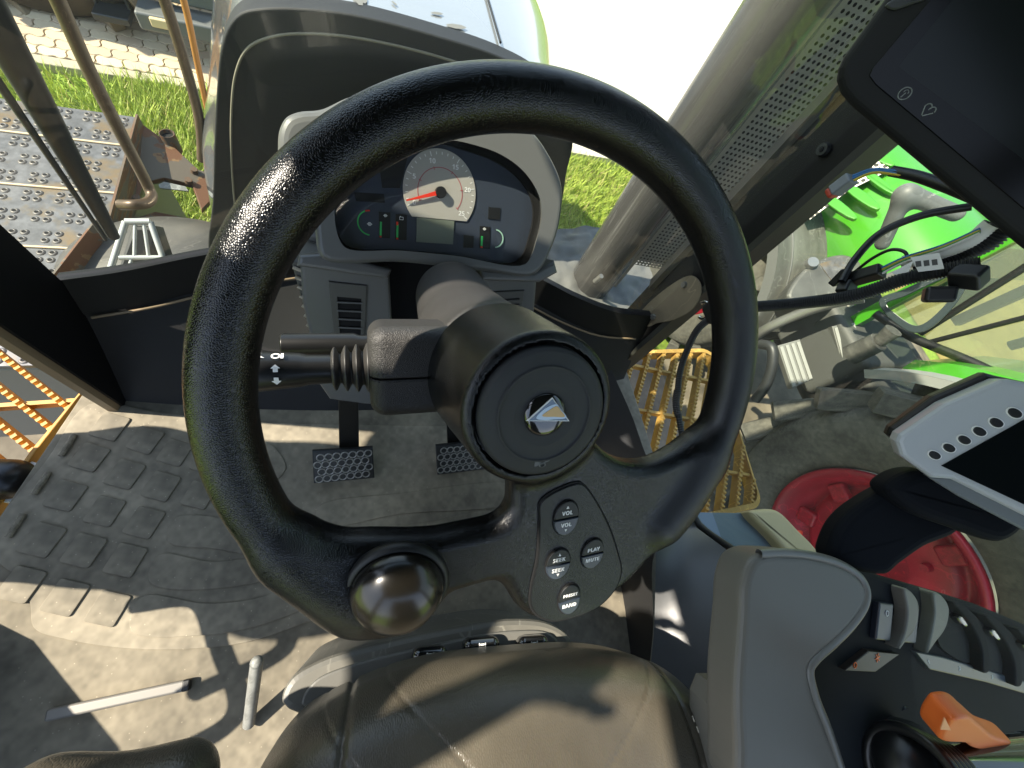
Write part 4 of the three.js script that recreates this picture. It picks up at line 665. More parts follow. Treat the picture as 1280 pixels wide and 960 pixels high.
// ================================================================ ENGINE HOOD
{
  const h = thing('engine_hood', 'glossy silver engine hood with black rear cowl and peeling paint', 'hood');
  const F = frame(V(0, 0, -.9), V(0, 0, 1), V(1, 0, 0));
  const full = [[-.56, -1.02], ...px2(F, [[262, 320], [266, 250], [268, 180], [272, 100], [277, 58], [287, 30], [302, 15], [325, 10], [362, 9], [440, 17], [550, 45], [625, 70], [676, 98], [704, 132], [716, 175], [708, 215], [700, 260]]), [.54, -1.02]];
  const pos = [], uv = [], idx = [], n = 30, c = new THREE.CatmullRomCurve3(full.map(([a, b]) => V(a, b, 0)), false, 'centripetal'), K = 90;
  for (let i = 0; i <= n; i++) { const t = i / n, z = -.947 - 2.2 * t, u = clamp(t / .22, 0, 1), k = .998 + .13 * u * u * (3 - 2 * u) - .22 * t * t - (t > .85 ? (t - .85) * 1.4 : 0), dy = -.002 - .06 * t * t - (t > .8 ? (t - .8) ** 2 * 3 : 0); for (let q = 0; q <= K; q++) { const p = c.getPoint(q / K); pos.push(p.x * k, p.y + dy, z); uv.push(p.x, z); } }
  for (let i = 0; i < n; i++) for (let q = 0; q < K; q++) { const a = i * (K + 1) + q; idx.push(a, a + 1, a + K + 1, a + 1, a + K + 2, a + K + 1); }
  const g = new THREE.BufferGeometry(); g.setAttribute('position', new THREE.Float32BufferAttribute(pos, 3)); g.setAttribute('uv', new THREE.Float32BufferAttribute(uv, 2)); g.setIndex(idx); g.computeVertexNormals();
  part(h, 'hood_skin', g, M.hood);
  const out = c.getPoints(110).map((p) => [p.x, p.y]), topAt = (x) => { let b = -9; for (let i = 0; i < out.length - 1; i++) { const [p, q] = [out[i], out[i + 1]]; if ((p[0] - x) * (q[0] - x) <= 0 && p[0] !== q[0]) b = Math.max(b, p[1] + (q[1] - p[1]) * (x - p[0]) / (q[0] - p[0])); } return b; };
  const cowl = part(h, 'rear_cowl', plate(F, out, .05, .004, .004, [], 3), M.hoodRear);
  part(cowl, 'cowl_bead', tube([[300, 300], [292, 240], [289, 150], [295, 90], [310, 60], [340, 46], [380, 42], [450, 48], [565, 76], [650, 110]].map(([a, b]) => onZ(a, b, -.894)), .0026, 110, 6), std('#8a8575', { roughness: .5 }));
  part(h, 'seam_line', tube([0, .15, .35, .6].map((t) => { const z = -.95 - 2.2 * t; return V(.2, topAt(.18) + .001 - .06 * t * t, z); }), .003, 40, 6), M.black);
  const flakes = []; for (let i = 0; i < 26; i++) { const x = -.22 + rnd() * .36, z = -.955 - rnd() * rnd() * .3, s = .004 + rnd() * .012; flakes.push(new THREE.CircleGeometry(s, 7).scale(1.6, .6, 1).rotateX(-Math.PI / 2).rotateY(rnd() * 3).translate(x, topAt(x) + .001 - .06 * ((-z - .947) / 2.2) ** 2, z)); }
  stuff(part(h, 'paint_chips', merge(flakes), std('#6a6a68', { roughness: .8 }), 'peeled paint flakes on the hood'));
  part(h, 'rear_ledge', rbox(1.25, .04, .3, .01, 0, -1.02, -.76), M.plastic);
  const lamp = part(h, 'hood_lamp', tube([V(.42, -.2, -1.9), V(.43, -.24, -2.3), V(.42, -.30, -2.7)], .02, 20, 8), M.orange);
}
// cloth-like dark cover on the right of the hood, below the exhaust
{
  const c = thing('engine_cover', 'crumpled dark grey rubber cover beside the hood under the exhaust', 'cover');
  const F = frame(V(0, -.75, 0), V(0, 1, 0), V(1, 0, 0)), o = px2(F, [[655, 318], [700, 308], [735, 316], [760, 345], [770, 372], [740, 372], [700, 350], [660, 345]]);
  const a = Math.min(...o.map((q) => q[0])), b = Math.max(...o.map((q) => q[0])), e = Math.min(...o.map((q) => q[1])), f = Math.max(...o.map((q) => q[1]));
  const g = new THREE.PlaneGeometry(b - a + .3, f - e + .2, 60, 60).rotateX(-Math.PI / 2).translate((a + b) / 2 + .05, -.75, -(e + f) / 2), p = g.attributes.position;
  for (let i = 0; i < p.count; i++) p.setY(i, -.75 + .06 * (fbm(p.getX(i) * 7 + 20, p.getZ(i) * 7 + 20, 512, 3, 4) - .5) + .02 * Math.abs(fbm(p.getX(i) * 16 + 20, p.getZ(i) * 16 + 20, 512, 7, 2) - .5)); g.computeVertexNormals();
  part(c, 'cover_sheet', g, std('#5a5a58', { roughness: .6 }));
}
// ================================================================ EXHAUST
{
  const e = thing('exhaust_stack', 'tall grey exhaust pipe with perforated guard beside the right pillar', 'exhaust');
  part(e, 'pipe', lathe([[.075, -1.1], [.075, .0], [.0755, .35], [.077, .352], [.077, .362], [.075, .364], [.075, 1.2]], 64).translate(.652, 0, -.733), M.exhaust);
  const A = V(.712, 0, -.690), B = V(.845, 0, -.672), d = B.clone().sub(A), L = d.length(), W = 9, y0 = -.60, y1 = 1.1;
  // guard with real holes: an alpha map of round openings
  const n = 64, data = new Uint8Array(n * n * 4); for (let j = 0; j < n; j++) for (let i = 0; i < n; i++) { const v = len((i + .5) / n - .5, (j + .5) / n - .5) > .27 ? 255 : 0; data.fill(v, (j * n + i) * 4, (j * n + i) * 4 + 3); data[(j * n + i) * 4 + 3] = 255; }
  const t = new THREE.DataTexture(data, n, n); t.wrapS = t.wrapT = THREE.RepeatWrapping; t.magFilter = THREE.LinearFilter; t.needsUpdate = true; t.repeat.set(W, (y1 - y0) / (L * .86 / W));
  const gm = std('#64615e', { roughness: .5, metalness: 0, alphaMap: t, alphaTest: .5, side: THREE.DoubleSide });
  const face = (p, q, m) => { const a = p, b = q, g = new THREE.BufferGeometry(); g.setAttribute('position', new THREE.Float32BufferAttribute([a.x, y0, a.z, b.x, y0, b.z, b.x, y1, b.z, a.x, y1, a.z], 3)); g.setAttribute('uv', new THREE.Float32BufferAttribute([0, 0, 1, 0, 1, 1, 0, 1], 2)); g.setIndex([0, 1, 2, 0, 2, 3]); g.computeVertexNormals(); return g; };
  const a1 = A.clone().lerp(B, .09), b1 = A.clone().lerp(B, .95);
  part(e, 'perforated_guard', face(a1, b1), gm); part(e, 'guard_backing', face(a1.clone().add(V(.006, 0, -.02)), b1.clone().add(V(.006, 0, -.02))), M.void_);
  part(e, 'guard_edge', prism([[A.x - .004, A.z], [a1.x + .002, a1.z + .001], [a1.x + .002, a1.z - .022], [A.x + .002, A.z - .022]], y0 - .12, y1, .002), std('#6b6762', { roughness: .45, metalness: .2 }));
  part(e, 'guard_edge', prism([[b1.x - .002, b1.z + .001], [B.x, B.z], [B.x + .01, B.z - .02], [b1.x, b1.z - .02]], y0, y1, .002), std('#55514d', { roughness: .45, metalness: .2 }));
  part(e, 'weld_seam', tube([V(.70, .52, -.668), V(.685, .49, -.664), V(.66, .475, -.657), V(.63, .47, -.661)], .0035, 20, 6), M.plasticLight);
  part(e, 'clamp_bolt', cyl(V(.60, -.66, -.66), V(.60, -.62, -.65), .008, .008, 8), M.steel);
}
// ================================================================ STEPS
function serrated(a, b, w, h) { const d = b.clone().sub(a), L = d.length(), n = Math.max(2, Math.round(L / .016)), pts = [[0, -h], [0, 0]]; for (let i = 0; i < n; i++) { pts.push([(i + .25) * L / n, .004], [(i + .6) * L / n, .004], [(i + .8) * L / n, -.002], [(i + 1) * L / n, -.002]); } pts.push([L, -h]);
  const g = new THREE.ExtrudeGeometry(shapeOf(pts), { depth: w, bevelEnabled: false }).translate(0, 0, -w / 2); return g.rotateY(Math.atan2(-d.z, d.x)).translate(a.x, a.y, a.z); }
function clipLine(p, dir, poly) { const ts = []; for (let i = 0, j = poly.length - 1; i < poly.length; j = i++) { const ex = poly[i][0] - poly[j][0], ez = poly[i][1] - poly[j][1], den = dir[0] * ez - dir[1] * ex; if (Math.abs(den) < 1e-9) continue; const wx = poly[j][0] - p[0], wz = poly[j][1] - p[1], t = (wx * ez - wz * ex) / den, s = (wx * dir[1] - wz * dir[0]) / den; if (s >= 0 && s <= 1) ts.push(t); } ts.sort((x, y) => x - y); return ts.length > 1 ? [ts[0], ts[ts.length - 1]] : null; }
function grate(g, poly, y, dir, pitch, cross, cpitch, mat, bw) {
  const n = [-dir[1], dir[0]], m = [-cross[1], cross[0]], c = poly.reduce((s, q) => [s[0] + q[0] / poly.length, s[1] + q[1] / poly.length], [0, 0]);
  for (let i = -14; i <= 14; i++) { const p = [c[0] + n[0] * i * pitch, c[1] + n[1] * i * pitch], t = clipLine(p, dir, poly); if (!t || t[1] - t[0] < .03) continue; part(g, 'tread_bar', serrated(V(p[0] + dir[0] * t[0], y, p[1] + dir[1] * t[0]), V(p[0] + dir[0] * t[1], y, p[1] + dir[1] * t[1]), bw, .03), mat); }
  for (let i = -6; i <= 6; i++) { const p = [c[0] + m[0] * i * cpitch, c[1] + m[1] * i * cpitch], t = clipLine(p, cross, poly); if (!t || t[1] - t[0] < .05) continue; const a = V(p[0] + cross[0] * t[0], y - .008, p[1] + cross[1] * t[0]), b = V(p[0] + cross[0] * t[1], y - .008, p[1] + cross[1] * t[1]), d = b.clone().sub(a); part(g, 'cross_bar', box(d.length(), .022, .009).rotateY(Math.atan2(-d.z, d.x)).translate((a.x + b.x) / 2, a.y - .008, (a.z + b.z) / 2), mat); }
  const fr = frame(V(0, y, 0), V(0, 1, 0), V(1, 0, 0)), o = poly.map(([x, z]) => [x, -z]), k = (s) => o.map(([a, b]) => { const q = len(a - c[0], b + c[1]); return [a + (a - c[0]) / q * s, b + (b + c[1]) / q * s]; });
  part(g, 'step_frame', plate(fr, k(.006), .05, .003, .003, [k(-.009)]), mat);
}
{
  const r = thing('right_step', 'dusty yellow plastic step grate with diagonal serrated bars outside the right door', 'step', 'yellow step grates');
  const c = []; const R = (x, z, r0, a0) => { for (let i = 0; i <= 6; i++) { const t = (a0 + 90 * i / 6) * Math.PI / 180; c.push([x + r0 * Math.cos(t), z + r0 * Math.sin(t)]); } };
  c.push([.63, -.47]); R(1.08, -.41, .06, -90); R(1.03, .06, .05, 0); c.push([.63, .11]);
  grate(r, c, -.80, [-.56, .83], .052, [.97, .24], .17, M.yellowDusty, .012);
  r.name = 'step_grate'; taken.step_grate = 0;
  const l = thing('step_grate', 'orange yellow step grate in full sun outside the left door', 'step', 'yellow step grates');
  const e = [[-.716, -.40], [-.775, -.268], [-.835, -.08], [-.86, .3], [-1.16, .3], [-1.16, -.62], [-.80, -.55]];
  grate(l, e, -.80, [.71, .70], .047, [1, -.03], .19, M.yellow, .010);
  part(l, 'side_plate', boxUV(prism([[-.700, -.42], [-.712, -.40], [-.772, -.26], [-.832, -.06], [-.84, .4], [-.83, .4], [-.822, -.06], [-.762, -.26]], -.9, -.775, .002)), M.yellow);
}
// person standing on the left step, out of the frame but for one shoe
{
  const p = thing('person', 'person in dark work clothes and black shoes standing on the left step grate', 'person');
  const Y0 = -.797, foot = onY(-10, 600, -.74), fz = foot.z, J = { hip: [-.93, .05, -.17], chest: [-.87, .42, -.16], neck: [-.84, .52, -.12], head: [-.80, .64, -.10], hipL: [-.93, .02, -.215], hipR: [-.93, .02, -.07], kneeL: [-.89, -.36, -.245], kneeR: [-.92, -.37, -.125], ankL: [foot.x - .135, -.70, fz - .02], ankR: [-1.0, -.70, -.13], shL: [-.86, .43, -.295], shR: [-.85, .43, .02], elL: [-.90, .20, -.33], elR: [-1.0, .50, .15], wrL: [-.76, .20, -.39], wrR: [-.77, .595, .09] };
  const cap = (x, y, z, a, b, r0, r1) => sdCap(x, y, z, J[a] || a, J[b] || b, r0, r1);
  const torso = (x, y, z, o) => smin(smin(sdBox((x + .885), y - .27, z + .125, .115 + o, .21 + o, .165 + o, .10), sdBox(x + .93, y - .06, z + .13, .12 + o, .13 + o, .155 + o, .10), .08), smin(cap(x, y, z, 'shL', 'elL', .062 + o, .05 + o), cap(x, y, z, 'shR', 'elR', .062 + o, .05 + o), .02), .06);
  const fore = (x, y, z, o) => Math.min(cap(x, y, z, 'elL', 'wrL', .046 + o, .034 + o), cap(x, y, z, 'elR', 'wrR', .046 + o, .034 + o));
  const legs = (x, y, z, o) => smin(smin(smin(cap(x, y, z, 'hipL', 'kneeL', .088 + o, .064 + o), cap(x, y, z, 'hipR', 'kneeR', .088 + o, .064 + o), .02), smin(cap(x, y, z, 'kneeL', 'ankL', .062 + o, .046 + o), cap(x, y, z, 'kneeR', 'ankR', .062 + o, .046 + o), .01), .03), sdBox(x + .93, y - .03, z + .13, .115 + o, .10 + o, .155 + o, .09), .06);
  const H = J.head, head = (x, y, z) => { const X = x - H[0], Yh = y - H[1], Z = z - H[2]; let d = len(X / .098, Yh / .122, Z / .079) - 1; d *= .085; d = smin(d, sdCap(X, Yh, Z, [.05, -.07, 0], [.062, -.085, 0], .04, .03), .03); d = smin(d, sdCap(X, Yh, Z, [.09, .012, 0], [.112, -.022, 0], .010, .014), .012); d = smin(d, sdCap(X, Yh, Z, [-.012, .012, .078], [-.018, -.025, .078], .013, .010), .008); d = smin(d, sdCap(X, Yh, Z, [-.012, .012, -.078], [-.018, -.025, -.078], .013, .010), .008); d = smin(d, sdCap(X, Yh, Z, [.083, -.058, -.014], [.083, -.058, .014], .009, .009), .006); for (const s of [-1, 1]) d = Math.max(d, -(len(X - .094, Yh - .012, Z - s * .033) - .013)); return d; };
  const hand = (x, y, z, w, dir) => { let d = sdBox(x - w[0] - dir[0] * .05, y - w[1] - dir[1] * .05, z - w[2] - dir[2] * .05, .026, .04, .026, .016); for (let i = 0; i < 4; i++) { const o = (i - 1.5) * .017, b = [w[0] + dir[0] * .085, w[1] + dir[1] * .085 + (dir[0] ? o : 0), w[2] + dir[2] * .085 + (dir[1] ? o : 0)], l = [.055, .07, .065, .05][i], e = [b[0] + dir[0] * l * .6, b[1] + dir[1] * l * .6, b[2] + .0], t = [e[0] + dir[0] * l * .2 + .02, e[1] + dir[1] * l * .4, e[2] + (dir[0] ? .025 : 0)]; d = smin(d, Math.min(sdCap(x, y, z, b, e, .0095, .009), sdCap(x, y, z, e, t, .009, .008)), .008); } return smin(d, sdCap(x, y, z, [w[0] + dir[0] * .02, w[1] + dir[1] * .02 + .01, w[2] + .02], [w[0] + dir[0] * .07 + .015, w[1] + dir[1] * .07 + .01, w[2] + .055], .011, .009), .012); };
  const skin = std('#b98a6c', { roughness: .6 }), flesh = (x, y, z) => { let d = smin(head(x, y, z), cap(x, y, z, 'neck', 'head', .055, .052), .03); d = smin(d, torso(x, y, z, -.012), .02); d = smin(d, fore(x, y, z, -.010), .03); d = smin(d, legs(x, y, z, -.012), .05); d = Math.min(d, 9); d = smin(d, hand(x, y, z, J.wrL, [1, .0, 0]), .02); return smin(d, hand(x, y, z, J.wrR, [1, 0, 0]), .02); };
  part(p, 'body', sdfMesh(flesh, [-1.1, -.78, -.53], [-.55, .89, .24], .0105), skin);
  part(p, 'jacket', sdfMesh((x, y, z) => Math.max(smin(torso(x, y, z, .006), fore(x, y, z, .008), .03), -(y + .06), y - .505, -(len(x - J.wrL[0], y - J.wrL[1], z - J.wrL[2]) - .03), -(len(x - J.wrR[0], y - J.wrR[1], z - J.wrR[2]) - .03)), [-1.1, -.1, -.55], [-.62, .70, .25], .0115), std('#2b3038', { roughness: .85 }));
  part(p, 'trousers', sdfMesh((x, y, z) => Math.max(legs(x, y, z, .02), -.70 - y), [-1.12, -.74, -.42], [-.74, .2, .12], .0115), std('#30343c', { roughness: .9 }));
  part(p, 'hair', sdfMesh((x, y, z) => { const X = x - H[0], Yh = y - H[1], Z = z - H[2]; return Math.max((len((X + .006) / .104, (Yh - .006) / .128, Z / .086) - 1) * .09, X * .8 - Yh - .005); }, [-.94, .48, -.22], [-.67, .82, .02], .006), std('#2a2019', { roughness: .7 }));
  for (const s of [-1, 1]) part(p, 'eye', new THREE.SphereGeometry(.011, 16, 12).translate(H[0] + .084, H[1] + .012, H[2] + s * .033), std('#e8e4dc', { roughness: .2 }));
  const shoe = (ax, az) => { const f = (x, y, z) => { x -= ax; y -= Y0; z -= az; return smin(sdCap(x, y, z, [.0, .045, .0], [.145, .035, .015], .043, .038), sdCap(x, y, z, [0, .05, 0], [-.005, .11, 0], .045, .046), .04); };
    const u = part(p, 'shoe', sdfMesh((x, y, z) => Math.max(f(x, y, z), Y0 + .014 - y), [ax - .08, Y0 - .02, az - .09], [ax + .21, Y0 + .19, az + .08], .0045), M.blackSat);
    part(u, 'sole', sdfMesh((x, y, z) => Math.max(f(x, Math.max(y, Y0 + .03), z) - .003, Math.abs(y - Y0 - .009) - .009), [ax - .08, Y0 - .02, az - .09], [ax + .21, Y0 + .05, az + .08], .004), std('#c4c3bd', { roughness: .7 })); };
  shoe(J.ankL[0], J.ankL[2]); shoe(J.ankR[0], J.ankR[2]);
}
// dimpled tool box lid at the front left
{
  const p = thing('step_box', 'grey dimpled steel tread plates on top of the left front box', 'step box');
  const Y = -1.22, x0 = -2.0, x1 = onY(152, 215, Y).x, zz = [onY(60, 345, Y).z + .35, onY(70, 310, Y).z, onY(100, 238, Y).z, onY(120, 178, Y).z, onY(90, 134, Y).z];
  const dg = lathe([[.006, .003], [.0085, .005], [.0115, .002], [.0135, 0]], 10);
  for (let i = 0; i < 4; i++) { const za = zz[i], zb = zz[i + 1], y = Y - (i === 0 ? 0 : 0), pl = part(p, 'tread_plate', boxUV(rbox(x1 - x0, .02, za - zb - .008, .004, (x0 + x1) / 2, y - .01, (za + zb) / 2)), M.plateM);
    const gs = [], hs = [], rows = Math.max(1, Math.round((za - zb) / .085));
    for (let r = 0; r < rows; r++) for (let c = 0; c < 12; c++) { const bx = x1 - .05 - c * .092 - (r % 2) * .046, bz = zb + (r + .5) * (za - zb) / rows; if (bx < x0 + .04) continue; for (const [dx, dz] of [[-.016, -.016], [.016, -.016], [-.016, .016], [.016, .016]]) { gs.push(dg.clone().translate(bx + dx, y + .0005, bz + dz)); hs.push(new THREE.CircleGeometry(.0062, 8).rotateX(-Math.PI / 2).translate(bx + dx, y + .0028, bz + dz)); } }
    stuff(part(pl, 'dimples', merge(gs), M.plateM)); stuff(part(pl, 'dimple_shade', merge(hs), M.void_));  // black discs paint the shade inside the dimple openings
    if (i) part(p, 'plate_lip', tube([V(x0, y + .001, za), V((x0 + x1) / 2, y + .001, za), V(x1, y + .001, za)], .005, 4, 6), std('#b9a586', { roughness: .5, metalness: .2 }));
  }
  part(p, 'box_body', rbox(x1 - x0 - .02, .6, zz[0] - zz[4] - .02, .01, (x0 + x1) / 2, Y - .33, (zz[0] + zz[4]) / 2), M.plastic);
  part(p, 'side_flange', box(.008, .12, zz[0] - zz[4], x1 + .004, Y - .05, (zz[0] + zz[4]) / 2), M.rust);
  // raised kick plate near the windscreen
  const a = onY(62, 350, Y + .1), b = onY(98, 268, Y + .1); part(p, 'kick_plate', boxUV(plate(frame(a, V(.9, .2, .3), b.clone().sub(a)), [[-.1, -.12], [a.distanceTo(b), -.12], [a.distanceTo(b), 0], [-.1, 0]], .008, 0, .001)), M.rust);
}
{
  const b = thing('steel_bracket', 'rusty brown steel bracket with pipe stub beside the dimpled step box', 'bracket');
  const F = frame(onY(200, 200, -1.3), V(.25, .95, .15), V(1, 0, 0));
  part(b, 'bracket_plate', boxUV(plate(F, px2(F, [[170, 150], [182, 158], [216, 182], [248, 212], [262, 216], [262, 252], [252, 262], [240, 230], [205, 222], [180, 228], [168, 262], [148, 300], [138, 290], [160, 220]]), .03, 0, .003)), M.rust);
  part(b, 'bracket_web', boxUV(plate(F, px2(F, [[150, 262], [190, 250], [250, 262], [262, 285], [255, 310], [205, 302], [170, 300]]), .02, -.08, .003)), M.rust);
  const o = F.pt(...F.to(213, 176)); part(b, 'pipe_stub', lathe([[.03, -.05], [.03, .035], [.025, .035], [.025, -.05]], 28).translate(o.x, o.y, o.z), M.rust); part(b, 'bore_shade', new THREE.CircleGeometry(.025, 24).rotateX(-Math.PI / 2).translate(o.x, o.y + .02, o.z), M.void_);  // black disc paints the shade inside the pipe mouth
  const l = F.pt(...F.to(225, 245)); part(b, 'slot_edge', plate(F, px2(F, [[198, 232], [205, 228], [232, 234], [236, 240], [200, 236]]), .006, .006, .001), M.plasticLight);
  for (const [x, y] of [[162, 238], [172, 250], [243, 215], [236, 228]]) { const c = F.pt(...F.to(x, y)); part(b, 'bolt_head', cyl(c, c.clone().addScaledVector(F.n, .02), .016, .014, 6), M.rust); }
}
{
  const F = (l, z) => l.map(([a, b]) => onZ(a, b, z));
  const h1 = thing('grab_rail', 'weathered brown steel grab rail bent at its foot by the dimpled box', 'rail', 'grab rails'); const q = onZ(-40, -260, -1.05);
  part(h1, 'rail_tube', tube([...F([[10, -130], [72, 0], [110, 85], [150, 165], [186, 235]], -1.05), onZ(190, 246, -1.03), onZ(183, 254, -1.0), onZ(168, 256, -.98), onZ(150, 256, -.99)], .014, 90, 12), M.rail);
  const h2 = thing('grab_rail', 'slim brown grab rail standing upright beside the hood', 'rail', 'grab rails');
  part(h2, 'rail_tube', tube(F([[170, -100], [204, -5], [228, 70], [246, 135], [251, 165], [252, 200]], -1.35), .014, 60, 12), M.rail);
  const h3 = thing('grab_rail', 'thin tan rod close against the silver hood side', 'rail', 'grab rails');
  part(h3, 'rail_tube', tube(F([[205, -80], [232, 10], [247, 80], [262, 150]], -1.5), .009, 50, 10), std('#a9743a', { roughness: .35, metalness: .3 }));
  const w = thing('mirror_arm', 'thick black upright mirror arm outside the left windscreen corner', 'mirror arm');
  const a = onZ(-90, -120, -.64), b = onZ(142, 295, -.72); part(w, 'arm_tube', cyl(b, a, .011, .024, 24), M.black); part(w, 'arm_rib', cyl(b.clone().add(V(-.012, 0, .012)), a.clone().add(V(-.03, 0, .025)), .004, .007, 10), M.steelDark);
  part(w, 'mirror', rbox(.26, .42, .05, .02, a.x - .25, a.y + .55, a.z - .1), M.black); part(w, 'cross_tube', cyl(a, V(a.x - .2, a.y + .5, a.z - .08), .014), M.black);
}
// slotted lamp guard on the front left corner
{
  const g = thing('lamp_guard', 'pale grey slotted lamp guard behind the lower windscreen corner', 'lamp guard');
  const F = frame(onZ(178, 300, -.78), V(.1, .75, .65), V(1, 0, 0)), gm = std('#b4b7b4', { roughness: .35, metalness: .3 });
  const P = (x, y) => F.pt(...F.to(x, y));
  for (const [a, b, r] of [[[137, 340], [157, 277], .007], [[157, 277], [188, 277], .008], [[188, 277], [207, 332], .007], [[169, 280], [168, 322], .004], [[180, 280], [186, 322], .004], [[149, 322], [204, 322], .006], [[165, 322], [160, 340], .004]]) part(g, 'guard_bar', cyl(P(...a), P(...b), r, r, 10), gm);
  part(g, 'lamp_body', plate(F, px2(F, [[140, 338], [158, 281], [188, 281], [205, 330]]), .08, -.03, .01), M.black);
  const d = thing('front_fender', 'dark rounded rubber mudguard below the lamp guard', 'mudguard');
  const c = onY(215, 320, -1.2); part(d, 'guard_shell', new THREE.SphereGeometry(.32, 40, 24).scale(1.2, .55, 1).translate(c.x - .02, c.y - .12, c.z + .05), std('#57544e', { roughness: .5, map: T.scuff }));
}
// ================================================================ WHEELS
function tyre(R, w, rimR, lugs, lh) { // axis along x, centre at the origin
  const g = lathe([[rimR, -w * .40], [rimR + .02, -w * .46], [R * .78, -w * .52], [R * .93, -w * .5], [R * .985, -w * .38], [R, 0], [R * .985, w * .38], [R * .93, w * .5], [R * .78, w * .52], [rimR + .02, w * .46], [rimR, w * .40]], 80).rotateZ(Math.PI / 2);
  const ls = [], sh = new THREE.ExtrudeGeometry(shapeOf([[0, -.024], [w * .72, -.034], [w * .72, .034], [0, .024]]), { depth: lh + .03, bevelEnabled: true, bevelThickness: .008, bevelSize: .008, bevelSegments: 1 });
  for (let i = 0; i < lugs; i++) for (const s of [-1, 1]) { const q = sh.clone().scale(s, 1, 1).rotateZ(s * .75); if (s < 0) { const ix = q.index; const p = q.attributes.position; for (let k = 0; k < p.count; k += 3) for (let e = 0; e < 3; e++) { const t = p.getComponent(k, e); p.setComponent(k, e, p.getComponent(k + 1, e)); p.setComponent(k + 1, e, t); } q.computeVertexNormals(); } ls.push(q.translate(0, 0, R * .955 - .02).rotateX((i + (s > 0 ? .5 : 0)) / lugs * 6.2832)); }
  return [boxUV(g), ls];
}
